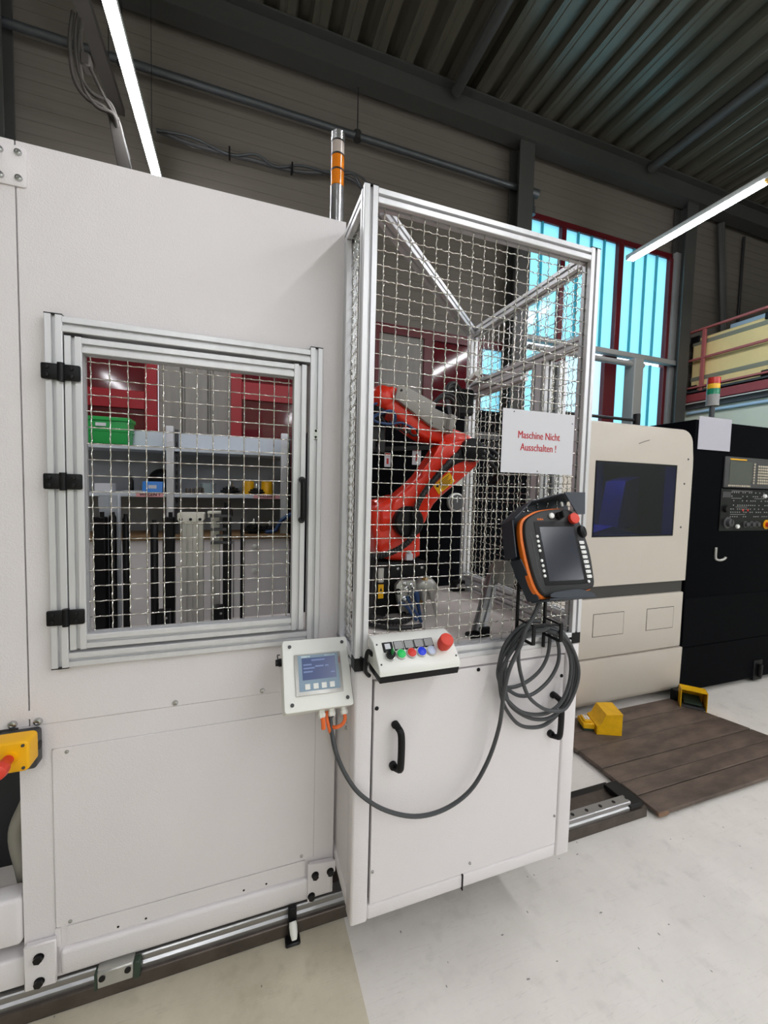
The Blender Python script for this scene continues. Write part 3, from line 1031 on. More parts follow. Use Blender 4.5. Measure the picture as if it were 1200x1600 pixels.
for x in (-0.424, 0.178):
    MB().box(x - 0.02, x + 0.02, YD - 0.02, YD + 0.02, 1.935, 1.938).build('profile_cap', 'black', dr)
wire_grid('wire_mesh', dr, (0, YD + 0.006, 0), (1, 0, 0), (0, 0, 1), (-0.402, 0.156), (1.123, 1.892), 0.0447, offu=-0.3917, offv=1.163)
ZB = 1.123
for z in (1.836, 1.547, 1.175):
    h = MB()
    h.box(-0.493, -0.452, YD - 0.031, YD - 0.0205, z - 0.021, z + 0.021, 0.004, 2)
    h.box(-0.445, -0.406, YD - 0.031, YD - 0.0205, z - 0.021, z + 0.021, 0.004, 2)
    h.cyl((-0.4485, YD - 0.028, z - 0.024), (-0.4485, YD - 0.028, z + 0.024), 0.0085, 12)
    h.box(-0.462, -0.437, YD - 0.030, YD - 0.021, z - 0.019, z + 0.019, 0.003)
    hh = h.build('hinge', 'black', dr)
    q = screw('hinge_screw', -0.479, YD - 0.031, z + 0.010, 0.006, 'blackm', hh, 0.003)
    for dx, dz in ((0, -0.020), (0.054, 0), (0.054, -0.020)):
        again(q, dx, 0, dz, hh)


def bow_handle(name, x, z0, z1, y, m, parent, w=0.017, hgt=0.034):
    """Bow pull handle on a front face at depth y, from z0 up to z1."""
    zc0, zc1 = z0 + 0.012, z1 - 0.012
    pts = [(x, y, zc0), (x, y - hgt * 0.55, zc0 + 0.001), (x, y - hgt * 0.9, zc0 + 0.008), (x, y - hgt, zc0 + 0.022), (x, y - hgt, zc1 - 0.022), (x, y - hgt * 0.9, zc1 - 0.008), (x, y - hgt * 0.55, zc1 - 0.001), (x, y, zc1)]
    pts = smooth_path(pts, 4)
    b = MB()
    V, F = [], []
    m_ = len(pts)
    for i, p in enumerate(pts):
        t = (pts[min(i + 1, m_ - 1)] - pts[max(i - 1, 0)]).normalized()
        nn = Vector((1, 0, 0)).cross(t)
        for k in range(8):
            a = 2 * PI * k / 8 + PI / 8
            V.append(p + Vector((1, 0, 0)) * (w / 2 * math.cos(a) * 1.08) + nn * (0.0075 * math.sin(a) * 1.08))
    for i in range(m_ - 1):
        for k in range(8):
            F.append((i * 8 + k, i * 8 + (k + 1) % 8, (i + 1) * 8 + (k + 1) % 8, (i + 1) * 8 + k))
    F += [tuple(range(8)), tuple((m_ - 1) * 8 + k for k in range(8))]
    b.poly(V, F)
    for zz in (zc0, zc1):
        b.lathe([(0.0105, 0), (0.0105, 0.006), (0.009, 0.009)], (x, y, zz), (0, -1, 0), 14)
    return b.build(name, m, parent)


bow_handle('door_handle', 0.187, 1.430, 1.583, YD - 0.020, 'black', dr)
pn = MB().box(0.222, 0.236, YD - 0.0215, YD - 0.019, 1.705, 1.735).build('latch_plate', 'steel', en)
screw('screw', 0.229, YD - 0.0215, 1.73, 0.004, 'blackm', pn, 0.002); screw('screw', 0.229, YD - 0.0215, 1.71, 0.004, 'blackm', pn, 0.002)

# ---- emergency stop box on the lower left
es = thing('emergency_stop_box', 'yellow emergency stop box with a red mushroom button at the enclosure seam', 'switch', (-0.565, 1.30, 0.80))
MB().prism(rrect(-0.613, -0.520, 0.764, 0.864, 0.010), 'Y', 1.318, YP - 0.0005, 0.002).build('back_housing', 'bezel', es)
MB().prism(rrect(-0.606, -0.517, 0.790, 0.872, 0.012), 'Y', 1.268, 1.318, 0.006, 3, True).build('cover', 'yellow', es)
for x, z in ((-0.529, 0.861), (-0.595, 0.861), (-0.529, 0.801), (-0.595, 0.801)):
    MB().cyl((x, 1.2685, z), (x, 1.2665, z), 0.0042, 10).build('screw', 'bezel', es)
MB().lathe([(0.0125, 0), (0.0125, 0.026), (0.019, 0.036), (0.0205, 0.048), (0.019, 0.060), (0.012, 0.066), (0.0001, 0.068)], (-0.558, 1.268, 0.832), (0, -1, 0), 24).build('mushroom_button', 'redestop', es)
MB().lathe([(0.019, 0), (0.018, 0.006)], (-0.558, 1.268, 0.832), (0, -1, 0), 24).build('collar', 'yellow', es)
MB().cyl((-0.5205, 1.335, 0.82), (-0.5185, 1.335, 0.82), 0.012, 14).build('knockout', 'black', es)

# ---- hoses in the dark opening
for i, (pts, r, m, lb) in enumerate((
        ([(-0.66, 1.48, 0.13), (-0.60, 1.47, 0.20), (-0.615, 1.46, 0.36), (-0.64, 1.48, 0.48), (-0.61, 1.50, 0.58), (-0.585, 1.52, 0.72)], 0.019, 'hoseg', 'pale grey hose curving down in the dark opening below the emergency stop box'),
        ([(-0.72, 1.55, 0.13), (-0.645, 1.53, 0.22), (-0.64, 1.52, 0.40), (-0.60, 1.56, 0.54), (-0.59, 1.6, 0.66)], 0.016, 'rubber', 'dark grey hose behind the pale hose in the opening below the emergency stop box'))):
    tag(MB().tube(smooth_path(pts), r, 10).build('hose', m), lb, 'hose', 'hoses in the dark opening')

# ---- signal tower on the enclosure top
st = thing('signal_tower', 'slim stainless signal tower with orange lenses on top of the white enclosure', 'signal lamp', (0.315, 1.46, 2.405))
cx, cy, r = 0.3135, 1.46, 0.0235
MB().lathe([(r, 0), (r, 0.185), (r * 0.93, 0.186)], (cx, cy, 2.405), (0, 0, 1), 24).build('pole', 'steel', st)
def ring(z0, z1, m, nm, rr=r * 0.97):
    MB().lathe([(rr, 0), (rr, z1 - z0)], (cx, cy, z0), (0, 0, 1), 24).build(nm, m, st)
ring(2.592, 2.640, 'lensy', 'orange_lens'); ring(2.645, 2.690, 'lensy', 'orange_lens'); ring(2.695, 2.735, 'lensc', 'clear_lens')
ring(2.640, 2.645, 'black', 'seal_ring', r * 1.02); ring(2.690, 2.695, 'black', 'seal_ring', r * 1.02); ring(2.735, 2.739, 'black', 'seal_ring', r * 1.02)
MB().lathe([(r, 0), (r, 0.028), (r * 0.8, 0.033), (0.0001, 0.034)], (cx, cy, 2.739), (0, 0, 1), 24).build('cap', 'steel', st)

# ================================================================== INSIDE THE ENCLOSURE (seen through the mesh)
for i, (x, y, w, z1, k) in enumerate(((-0.520, 1.88, 0.042, 1.41, 'b'), (-0.478, 1.88, 0.026, 1.425, 'r'), (-0.424, 1.84, 0.024, 1.42, 'r'), (-0.318, 1.80, 0.028, 1.40, 'r'),
                                      (-0.278, 1.88, 0.042, 1.41, 'b'), (-0.052, 1.86, 0.034, 1.415, 'b'), (0.010, 1.86, 0.018, 1.40, 'r'))):
    m = MB()
    if k == 'r':
        m.lathe([(w / 2, 0), (w / 2, z1 - 0.965), (w / 2 * 0.6, z1 - 0.955), (w / 2 * 0.6, z1 - 0.945)], (x, y, 0.95), (0, 0, 1), 16)
        nm = 'guide_rod'
    else:
        m.box(x - w / 2, x + w / 2, y - 0.02, y + 0.02, 0.95, z1, 0.004)
        m.cyl((x + 0.006, y, z1), (x + 0.006, y, z1 + 0.02), 0.008, 12)
        nm = 'square_column'
    tag(m.build(nm, 'black'), ['black square column nearest the hinges behind the mesh door', 'black round rod touching the column nearest the hinges', 'thin black round rod standing alone, second from the hinges', 'black round rod below the blue box on the shelf', 'black square column beside the cream capped slotted post', 'black square column with clamps past the cream capped post', 'thin black round rod nearest the door handle'][i], 'rod', 'black uprights in the enclosure')
t = thing('slotted_post', 'grey slotted aluminium post with a cream cap plate inside the enclosure', 'post', (-0.185, 1.86, 0.95))
MB().profile((-0.205, 1.86, 0.95), (-0.205, 1.86, 1.40), (0, -1, 0), 0.04).profile((-0.165, 1.86, 0.95), (-0.165, 1.86, 1.40), (0, -1, 0), 0.04).build('post', 'sandg', t, angle=0.3)
MB().box(-0.24, -0.14, 1.82, 1.90, 1.40, 1.43, 0.003).box(-0.235, -0.145, 1.818, 1.822, 1.395, 1.43, 0).build('cap_plate', 'creamcap', t)
for x in (-0.225, -0.19, -0.155):
    MB().cyl((x, 1.818, 1.405), (x, 1.812, 1.405), 0.006, 10).build('knob', 'black', t)
t = thing('slotted_post', 'grey slotted aluminium post with a pale bar on top, behind the mesh door', 'post', (-0.10, 1.88, 0.95))
MB().profile((-0.10, 1.88, 0.95), (-0.10, 1.88, 1.41), (0, -1, 0), 0.036).build('post', 'sandg', t, angle=0.3)
MB().box(-0.13, -0.05, 1.85, 1.89, 1.425, 1.436, 0.002).box(-0.128, -0.122, 1.86, 1.88, 1.41, 1.426).box(-0.058, -0.052, 1.86, 1.88, 1.41, 1.426).build('top_bar', 'creamcap', t)
for x, y, lb in ((-0.085, 1.80, 'black clamp block low on the uprights behind the mesh door'), (-0.285, 1.79, 'black clamp block with screws at the foot of the square column')):
    t = thing('clamp_block', lb, 'clamp', (x, y, 0.95))
    MB().box(x - 0.022, x + 0.022, y - 0.02, y + 0.03, 0.95, 1.045, 0.003).build('block', 'black', t)
    MB().cyl((x + 0.012, y - 0.02, 1.02), (x + 0.012, y - 0.026, 1.02), 0.005, 10).cyl((x + 0.012, y - 0.02, 0.98), (x + 0.012, y - 0.026, 0.98), 0.005, 10).build('screw', 'steel', t)
t = thing('clamp_cluster', 'dark steel gripper clamps with bright screws between the slotted posts', 'clamp', (-0.06, 1.84, 1.40))
cl = MB()
for k in range(5):
    z = 1.30 + k * 0.028
    cl.box(-0.115 + (k % 2) * 0.02, -0.03 - (k % 3) * 0.012, 1.822, 1.838, z, z + 0.012, 0.002)
    cl.cyl((-0.105 + k * 0.016, 1.822, z + 0.006), (-0.105 + k * 0.016, 1.812, z + 0.006), 0.006, 10)
cl.build('clamp_jaw', 'bezel', t)
MB().box(-0.075, -0.030, 1.83, 1.88, 1.415, 1.45, 0.004).cyl((-0.052, 1.855, 1.45), (-0.052, 1.855, 1.475), 0.014, 12).build('clamp_head', 'black', t)
tag(MB().box(-0.53, -0.46, 1.90, 1.93, 0.95, 1.50, 0.004).box(-0.53, -0.50, 1.895, 1.9, 1.45, 1.49).build('sheet_bracket', 'shelfb'), 'grey sheet bracket behind the black columns near the hinges', 'bracket')

# ---- workbench and shelf beyond
bn = thing('workbench', 'white fronted workbench with wooden top beyond the enclosure', 'workbench', (-0.5, 3.95, 0))
MB().box(-1.70, 0.42, 3.72, 4.2, 0.0, 1.085, 0.004).build('cabinet_body', 'white', bn)
MB().box(-1.70, 0.42, 3.69, 4.2, 1.085, 1.118, 0.004).build('worktop', 'cardboard', bn)
for z in (1.013, 0.80):
    MB().lathe([(0.02, 0), (0.024, 0.012), (0.012, 0.02)], (0.118, 3.72, z), (0, -1, 0), 14).build('knob', 'ivory', bn)
jb = MB().box(-0.555, -0.549, 3.717, 3.72, 0.05, 1.07).build('door_gap', 'seam', bn)
again(jb, 0.5, 0, 0, bn)
sh = thing('shelf_unit', 'grey steel shelf rack on the workbench beyond the mesh door', 'shelf', (-0.4, 3.95, 1.118))
for x in (-1.54, -0.55, 0.372):
    q = MB().box(x - 0.028, x + 0.028, 3.78, 3.83, 1.118, 2.02, 0.003).build('upright', 'alu', sh)
    MB().box(x - 0.022, x + 0.022, 3.777, 3.78, 1.89, 2.0).build('label_card', 'paper', q, smooth=False)
    dots = MB()
    for k in range(12):
        dots.box(x + 0.040, x + 0.050, 3.83, 3.836, 1.2 + k * 0.06, 1.235 + k * 0.06)
    stuff(dots.build('slot_row', 'blackm', q, smooth=False))
    MB().box(x + 0.028, x + 0.06, 3.833, 3.84, 1.118, 2.0).build('upright_flange', 'bezel', q, smooth=False)
for z0, z1 in ((1.815, 1.848), (1.432, 1.462)):
    MB().box(-1.54, 0.372, 3.80, 4.2, z0, z1, 0.003).build('shelf_board', 'shelfb', sh)
MB().box(-1.54, 0.372, 4.15, 4.16, 1.118, 1.815).build('back_panel', 'shelfd', sh, smooth=False)
MB().box(-1.54, 0.372, 3.99, 4.0, 1.848, 1.99).build('upstand', 'shelfb', sh, smooth=False)
for x0, x1, body in ((-0.80, -0.60, 'WAGEN 1'), (0.11, 0.335, 'WAGEN 2')):
    lp = MB().box(x0, x1, 3.797, 3.80, 1.432, 1.470).build('label_strip', 'labelpink', sh, smooth=False)
    text('lettering', body, 0.034, Matrix.Translation(((x0 + x1) / 2, 3.7965, 1.451)) @ FRONT, 'blackink', lp, 0.0, twice=0.002)

# things on the shelves
t = thing('green_bin', 'green plastic stacking bin on the top shelf', 'bin', (-1.02, 3.86, 1.85))
MB().prism([(-1.20, 1.85), (-0.86, 1.85), (-0.845, 2.03), (-1.215, 2.03)], 'Y', 3.80, 3.98, 0.004).build('bin_body', 'green', t)
MB().box(-1.225, -0.835, 3.79, 3.99, 2.03, 2.06, 0.004).box(-1.215, -0.845, 3.795, 3.985, 1.945, 1.96, 0.003).build('rim', 'green', t)
MB().box(-1.07, -1.0, 3.786, 3.79, 1.985, 2.01).build('label_card', 'paper', t, smooth=False)
tag(MB().box(-1.10, -0.98, 3.84, 3.96, 1.462, 1.535, 0.004).build('white_box', 'paper'), 'small white box on the middle shelf', 'box')
b = MB()
for k in range(3):
    b.box(-0.97 + k * 0.03, -0.80 + k * 0.03, 3.82, 3.95, 1.462 + k * 0.006, 1.467 + k * 0.006)
tag(b.build('paper_stack', 'paper', smooth=False), 'loose white papers on the middle shelf beside the black bottle', 'papers')
tag(MB().lathe([(0.02, 0), (0.02, 0.10), (0.008, 0.125), (0.008, 0.145)], (-0.873, 3.98, 1.462), (0, 0, 1), 14).build('spray_bottle', 'black'), 'slim black bottle on the middle shelf', 'bottle')
t = thing('blue_box', 'small blue box with a slanted front on the middle shelf above its first label', 'box', (-0.69, 3.86, 1.462))
MB().prism([(3.83, 1.462), (3.95, 1.462), (3.95, 1.56), (3.86, 1.56)], 'X', -0.765, -0.615, 0.003).build('box_body', 'blue', t)
MB().box(-0.72, -0.66, 3.842, 3.845, 1.50, 1.53).build('mark', 'paper', t, smooth=False)
t = thing('machine_helmet', 'round black cover leaning on the rear of the middle shelf', 'cover', (-0.66, 4.05, 1.462))
MB().sphere((-0.66, 4.07, 1.57), 0.105, 1.0, 0.6, 1.0).build('cover_shell', 'black', t)
for i, (x, rr, hh, m, lb) in enumerate(((-0.40, 0.035, 0.04, 'iron', 'low brown steel fixture on the middle shelf by the upright'), (-0.33, 0.03, 0.05, 'iron', 'brown steel fixture beside the clear tub on the middle shelf'))):
    b = MB()
    for k in range(3):
        b.lathe([(rr * 0.4, 0), (rr * 0.4, hh), (rr * 0.2, hh + 0.01)], (x + (k - 1) * rr * 0.9, 3.88, 1.462), (0, 0, 1), 10)
    tag(b.build('steel_fixture', m), lb, 'fixture', 'small fixtures on the middle shelf')
tag(MB().lathe([(0.055, 0), (0.062, 0.09), (0.065, 0.09), (0.065, 0.097)], (-0.27, 3.92, 1.462), (0, 0, 1), 20).build('clear_tub', 'glassj'), 'clear plastic tub on the middle shelf', 'tub')


def chuck(x, y, z, s, lb, grp):
    t = thing('chuck_fixture', lb, 'fixture', (x, y, z), grp)
    MB().lathe([(0.05 * s, 0), (0.05 * s, 0.012 * s), (0.085 * s, 0.022 * s), (0.085 * s, 0.035 * s), (0.045 * s, 0.042 * s), (0.04 * s, 0.07 * s), (0.022 * s, 0.075 * s)], (x, y, z), (0, 0, 1), 20).build('flange', 'blackm', t)
    MB().lathe([(0.022 * s, 0), (0.024 * s, 0.03 * s), (0.012 * s, 0.05 * s)], (x, y, z + 0.07 * s), (0, 0, 1), 14).build('spindle', 'steel', t)
    for k in range(3):
        a = 2 * PI * k / 3 + 0.5
        MB().box(x + 0.06 * s * math.cos(a) - 0.013, x + 0.06 * s * math.cos(a) + 0.013, y + 0.06 * s * math.sin(a) - 0.013, y + 0.06 * s * math.sin(a) + 0.013, z + 0.035 * s, z + 0.06 * s, 0.003).build('jaw', 'black', t)


chuck(-0.085, 3.90, 1.462, 1.0, 'black round chuck fixture on the middle shelf between tub and yellow cups', 'chuck fixtures on the rack')
chuck(0.14, 3.87, 1.462, 0.85, 'black chuck fixture with bright spindle in front of the yellow cups', 'chuck fixtures on the rack')
chuck(0.12, 3.85, 1.118, 1.1, 'bright spindle chuck on the worktop near the door handle side', 'chuck fixtures on the rack')
chuck(0.26, 3.88, 1.118, 0.9, 'squat chuck fixture on the worktop beside the rack upright', 'chuck fixtures on the rack')
for x, lb in ((0.07, 'yellow plastic cup on the middle shelf, nearer the black chuck'), (0.235, 'yellow plastic cup on the middle shelf, nearer the upright')):
    tag(MB().lathe([(0.055, 0), (0.05, 0.12), (0.046, 0.125)], (x, 4.0, 1.462), (0, 0, 1), 18).build('yellow_cup', 'yellow'), lb, 'cup', 'yellow cups on the middle shelf')
tag(MB().tube(smooth_path([(0.22, 3.80, 1.13), (0.30, 3.76, 1.15), (0.35, 3.75, 1.24), (0.45, 3.78, 1.30)]), 0.018, 10).build('blue_hose', 'jacketb'), 'blue hose at the end of the worktop by the red door', 'hose')

# ================================================================== ROBOT CAGE
YC = 1.12
CX0, CX1 = 0.316, 1.160
CB = 1.90
cg = thing('robot_cage', 'wire mesh robot cage of slotted aluminium on a white sheet metal base', 'cage', (0.738, 1.5, 0.21))
# white base: welded square tubes and plates
for x0, x1 in ((CX0 + 0.004, CX0 + 0.06), (CX1 - 0.062, CX1)):
    MB().box(x0, x1, YC, YC + 0.06, 0.212, 1.012, 0.009, 3).build('base_post', 'white', cg)
MB().box(CX0 + 0.058, CX1 - 0.06, YC + 0.004, YC + 0.06, 0.212, 0.262, 0.009, 3).build('base_rail', 'white', cg)
MB().box(CX0 + 0.058, CX1 - 0.06, YC + 0.004, YC + 0.06, 0.978, 1.012, 0.003).build('base_rail', 'white', cg)
MB().box(CX0 + 0.006, CX0 + 0.056, YC + 0.058, CB, 0.214, 0.262, 0.009, 3).build('base_rail', 'white', cg)
MB().box(CX1 - 0.056, CX1 - 0.006, YC + 0.058, CB, 0.214, 0.262, 0.009, 3).build('base_rail', 'white', cg)
MB().box(CX0 + 0.012, CX0 + 0.016, YC + 0.03, CB, 0.25, 1.0).build('side_plate', 'white', cg, smooth=False)
MB().box(CX1 - 0.016, CX1 - 0.012, YC + 0.03, CB, 0.25, 1.0).build('side_plate', 'white', cg, smooth=False)
MB().box(CX0 + 0.02, CX1 - 0.02, YC + 0.03, YC + 0.034, 0.25, 0.99).build('gap_plate', 'seam', cg, smooth=False)
cd = MB().box(0.381, 1.093, YC + 0.001, YC + 0.02, 0.268, 0.974, 0.0015).build('cupboard_door', 'white', cg)


def cup_handle(x, z0, z1):
    pts = smooth_path([(x - 0.002, YC + 0.001, z1), (x, YC - 0.020, z1 - 0.004), (x + 0.004, YC - 0.036, z1 - 0.024), (x + 0.004, YC - 0.036, z0 + 0.020), (x + 0.002, YC - 0.022, z0 + 0.004), (x - 0.004, YC + 0.001, z0)], 5)
    b = MB()
    b.tube(pts, 0.0085, 8)
    b.xf(Matrix.Translation((x, 0, 0)) @ Matrix.Diagonal((1.35, 1, 1, 1)) @ Matrix.Translation((-x, 0, 0)))
    b.lathe([(0.0125, 0), (0.0125, 0.012), (0.010, 0.014)], (x - 0.006, YC + 0.001, z0 + 0.006), (0, -1, 0), 14)
    b.lathe([(0.011, 0), (0.011, 0.008)], (x - 0.003, YC + 0.001, z1 - 0.004), (0, -1, 0), 14)
    return b.build('door_handle', 'black', cd)


cup_handle(0.451, 0.698, 0.836)
cup_handle(1.049, 0.690, 0.840)
for x, z in ((0.389, 0.891), (0.738, 0.966), (0.388, 0.374), (0.734, 0.299), (1.082, 0.377), (1.083, 0.90)):
    screw('door_screw', x, YC + 0.001, z, 0.0065 if z > 0.5 else 0.005, 'blackm' if z > 0.5 else 'steel', cd, 0.004)
ct = MB().box(0.707, 0.711, YC - 0.001, YC + 0.062, 0.209, 0.265, 0.001).build('cable_tie', 'black', cg)
for z in (0.798, 0.775):
    screw('side_bolt', CX0 + 0.012, 1.235, z, 0.007, 'steel', cg, 0.006, ax=(-1, 0, 0))
# table inside
MB().box(CX0 + 0.02, CX1 - 0.02, YC + 0.06, CB + 0.05, 1.008, 1.030).build('table_top', 'white2', cg, smooth=False)
# aluminium frame
pf = lambda p0, p1, side=(0, -1, 0), nm='cage_profile', sl=(1, 1): MB().profile(p0, p1, side, 0.04, sl).build(nm, 'alu', cg, angle=0.3)
YF = YC + 0.02
PT = 2.383
pf((CX0 + 0.021, YF, 1.052), (CX0 + 0.021, YF, PT))
pf((CX1 - 0.021, YF, 1.052), (CX1 - 0.021, YF, PT))
pf((CX0 + 0.041, YF, PT - 0.022), (CX1 - 0.041, YF, PT - 0.022))
pf((CX0 + 0.041, YF, 1.032), (CX1 - 0.041, YF, 1.032))
YL = 1.335
pf((CX0 + 0.021, YL, 1.03), (CX0 + 0.021, YL, PT - 0.045))
pf((CX0 + 0.021, YF + 0.02, PT - 0.022), (CX0 + 0.021, YL + 0.02, PT - 0.022), (1, 0, 0))
pf((CX0 + 0.021, YF + 0.02, 1.032), (CX0 + 0.021, YL + 0.02, 1.032), (1, 0, 0))
pf((CX1 - 0.021, CB, 1.03), (CX1 - 0.021, CB, PT))
pf((CX1 - 0.021, YF + 0.02, PT - 0.022), (CX1 - 0.021, CB - 0.02, PT - 0.022), (1, 0, 0))
pf((CX1 - 0.021, YF + 0.02, 2.085), (CX1 - 0.021, CB - 0.02, 2.085), (1, 0, 0))
pf((CX1 - 0.021, YF + 0.02, 1.095), (CX1 - 0.021, CB - 0.02, 1.095), (1, 0, 0))
pf((CX1 - 0.021, YF + 0.02, 1.052), (CX1 - 0.021, CB - 0.02, 1.052), (1, 0, 0))
pf((CX1 - 0.021, 1.47, 2.045), (CX1 - 0.021, CB - 0.02, 2.045), (1, 0, 0))
pf((CX1 - 0.021, 1.36, 1.115), (CX1 - 0.021, 1.36, 2.065), (1, 0, 0), sl=(2, 1))
pf((CX1 + 0.03, 1.32, 1.115), (CX1 + 0.03, 1.32, 2.065), (1, 0, 0))
# diagonal brace in the roof plane, front left to rear right
pf((CX0 + 0.06, YF + 0.035, PT - 0.022), (CX1 - 0.05, CB - 0.03, PT - 0.022), (0, 0, 1), 'diagonal_brace')
for x in (CX0 + 0.021, CX1 - 0.021):
    MB().box(x - 0.0205, x + 0.0205, YF - 0.0205, YF + 0.0205, 1.012, 1.052, 0.002).build('profile_foot', 'black', cg)
    MB().box(x - 0.02, x + 0.02, YF - 0.02, YF + 0.02, PT, PT + 0.003).build('profile_cap', 'black', cg)
MB().box(CX1 + 0.001, CX1 + 0.006, YF - 0.01, YF + 0.02, 1.05, 1.10, 0.001).build('hinge_plate', 'black', cg)
wire_grid('front_wire_mesh', cg, (0, YF, 0), (1, 0, 0), (0, 0, 1), (CX0 + 0.036, CX1 - 0.020), (1.046, PT - 0.036), 0.0412, offu=0.383, offv=1.072)
wire_grid('side_wire_mesh', cg, (CX0 + 0.021, 0, 0), (0, 1, 0), (0, 0, 1), (YF + 0.016, YL - 0.016), (1.046, PT - 0.036), 0.0412)
wire_grid('right_wire_mesh', cg, (CX1 - 0.021, 0, 0), (0, 1, 0), (0, 0, 1), (YF + 0.016, CB - 0.016), (1.11, PT - 0.036), 0.0412)

# ---- paper sign on the mesh
sg = thing('paper_sign', 'white paper sign with red German writing tied to the cage mesh', 'sign', (0.946, YF - 0.006, 1.614))
MB().box(0.7995, 1.0935, YF - 0.0085, YF - 0.0073, 1.613, 1.820).build('sheet', 'paper', sg, smooth=False)
for body, z in (('Maschine Nicht', 1.738), ('Ausschalten !', 1.698)):
    text('lettering', body, 0.0345, Matrix.Translation((0.946, YF - 0.0088, z)) @ FRONT @ Matrix.Diagonal((0.80, 1, 1, 1)), 'redink', sg, 0.0, twice=0.0011)
for x, z in ((0.842, 1.812), (0.945, 1.621), (1.084, 1.79)):
    MB().cyl((x, YF - 0.0085, z), (x, YF - 0.0095, z), 0.0022, 8).build('tie_hole', 'bezel', sg)

# ================================================================== PUSH BUTTON BOX
pb = thing('push_button_box', 'slanted grey push button box with coloured buttons and red stop on the cage base', 'control box', (0.48, 1.06, 1.02))
prof = [(1.117, 1.118), (1.075, 1.113), (1.018, 1.062), (1.012, 1.050), (1.012, 1.040), (1.117, 1.040)]
MB().prism(prof, 'X', 0.357, 0.606, 0.004, 3).build('housing', 'ivory', pb)
MB().prism([(1.117, 1.0395), (1.014, 1.0395), (1.020, 1.018), (1.117, 1.018)], 'X', 0.360, 0.603, 0.002).build('lower_shell', 'black', pb)
fa = Vector((0, 1.075 - 1.018, 1.113 - 1.062)).normalized()      # up along the slanted face
fn = Vector((1, 0, 0)).cross(fa)                                # outward normal
fo = Vector((0, 1.0465, 1.0875))


def onface(x, s, h=0.0):
    return Vector((x, 0, 0)) + fo + fa * s + fn * h


FM = Matrix((( 1, 0, 0, 0), (0, fa.y, fn.y, 0), (0, fa.z, fn.z, 0), (0, 0, 0, 1)))


def facebox(x0, x1, s0, s1, h0, h1, bev=0):
    b = MB().box(x0, x1, s0, s1, h0, h1, bev)
    return b.xf(Matrix.Translation(fo) @ FM)


for x, m, nm in ((0.4295, 'greenbtn', 'green_button'), (0.4615, 'redbtn', 'red_button'), (0.4925, 'bluebtn', 'blue_button'), (0.5235, 'whitebtn', 'white_button')):
    q = MB().lathe([(0.0152, 0), (0.0152, 0.005), (0.0142, 0.007), (0.0128, 0.007)], onface(x, -0.007), fn, 28).build('button_ring', 'sandg', pb)
    MB().lathe([(0.0128, 0.003), (0.0128, 0.0085), (0.0112, 0.0098), (0.0001, 0.0098)], onface(x, -0.007), fn, 24).build(nm, m, q)
    lp = facebox(x - 0.0148, x + 0.0148, 0.006, 0.034, 0.0002, 0.0022, 0.0008).build('label_plate', 'black', pb)
    facebox(x - 0.0125, x + 0.0125, 0.010, 0.032, 0.0022, 0.0026).build('label_field', 'plate', lp, smooth=False)
q = MB().lathe([(0.0150, 0), (0.0150, 0.005), (0.0135, 0.008)], onface(0.396, -0.008), fn, 24).build('key_switch', 'steel', pb)
MB().lathe([(0.0128, 0.004), (0.0125, 0.018), (0.010, 0.020), (0.0001, 0.020)], onface(0.396, -0.008), fn, 20).build('switch_barrel', 'black', q)
kk = MB().box(-0.001, 0.001, -0.006, 0.006, 0.018, 0.040, 0.0005)
kk.xf(Matrix.Translation(onface(0.396, -0.008)) @ FM).build('key', 'green', q)
lp = facebox(0.381, 0.412, 0.004, 0.034, 0.0002, 0.0022, 0.0008).build('label_plate', 'black', pb)
facebox(0.388, 0.404, 0.013, 0.029, 0.0022, 0.0026).build('label_field', 'paper', lp, smooth=False)
q = MB().lathe([(0.013, 0), (0.013, 0.010), (0.0195, 0.014), (0.0205, 0.022), (0.0205, 0.042), (0.019, 0.0465), (0.010, 0.048), (0.0001, 0.048)], onface(0.562, 0.002), fn, 28).build('stop_button', 'redestop', pb)
for x in (0.366, 0.597):
    for s_ in (-0.029, 0.030):
        MB().cyl(onface(x, s_, 0.0), onface(x, s_, 0.0012), 0.0028, 10).build('screw', 'bezel', pb)
MB().tube(smooth_path([(0.357, 1.08, 1.075), (0.343, 1.075, 1.09), (0.338, 1.08, 1.06), (0.345, 1.10, 1.02), (0.36, 1.11, 1.0)]), 0.006, 8).build('cable', 'black', pb)

# ================================================================== OPERATOR PANEL (grey box with small screen)
HM = Matrix(((0.9994, -0.0333, 0.0103, 0.2228), (0.0214, 0.8185, 0.5742, 1.1751), (-0.0275, -0.5736, 0.8187, 0.9971), (0, 0, 0, 1)))


def hb(b):
    return b.xf(HM)


hp = thing('operator_panel', 'tilted grey operator panel box with a small lit blue screen', 'control panel', (0.2228, 1.20, 0.88))
hb(MB().prism(rrect(-0.103, 0.0975, -0.098, 0.103, 0.008), 'Y', 0.003, 0.030, 0.0025)).build('lid', 'ivory', hp)
hb(MB().prism(rrect(-0.101, 0.0955, -0.096, 0.101, 0.008), 'Y', 0.030, 0.075, 0)).build('housing', 'ivory', hp)
bz = hb(MB().prism(rrect(-0.070, 0.070, -0.058, 0.058, 0.002), 'Y', -0.002, 0.0035, 0.001)).build('bezel', 'sandg', hp)
hb(MB().box(-0.060, 0.061, -0.0026, -0.0018, -0.047, 0.054)).build('fascia', 'hmif', bz, smooth=False)
hb(MB().box(-0.049, 0.052, -0.0032, -0.0024, -0.0165, 0.0455)).build('screen', 'hmis', bz, smooth=False)
mk = MB()
for k, (u0, u1, v) in enumerate(((-0.02, 0.02, 0.036), (-0.045, -0.02, 0.024), (-0.045, -0.012, 0.014), (-0.045, -0.018, 0.004), (-0.010, 0.015, 0.018), (0.020, 0.030, 0.018), (0.036, 0.048, -0.002))):
    mk.box(u0, u1, -0.0036, -0.0031, v, v + 0.004)
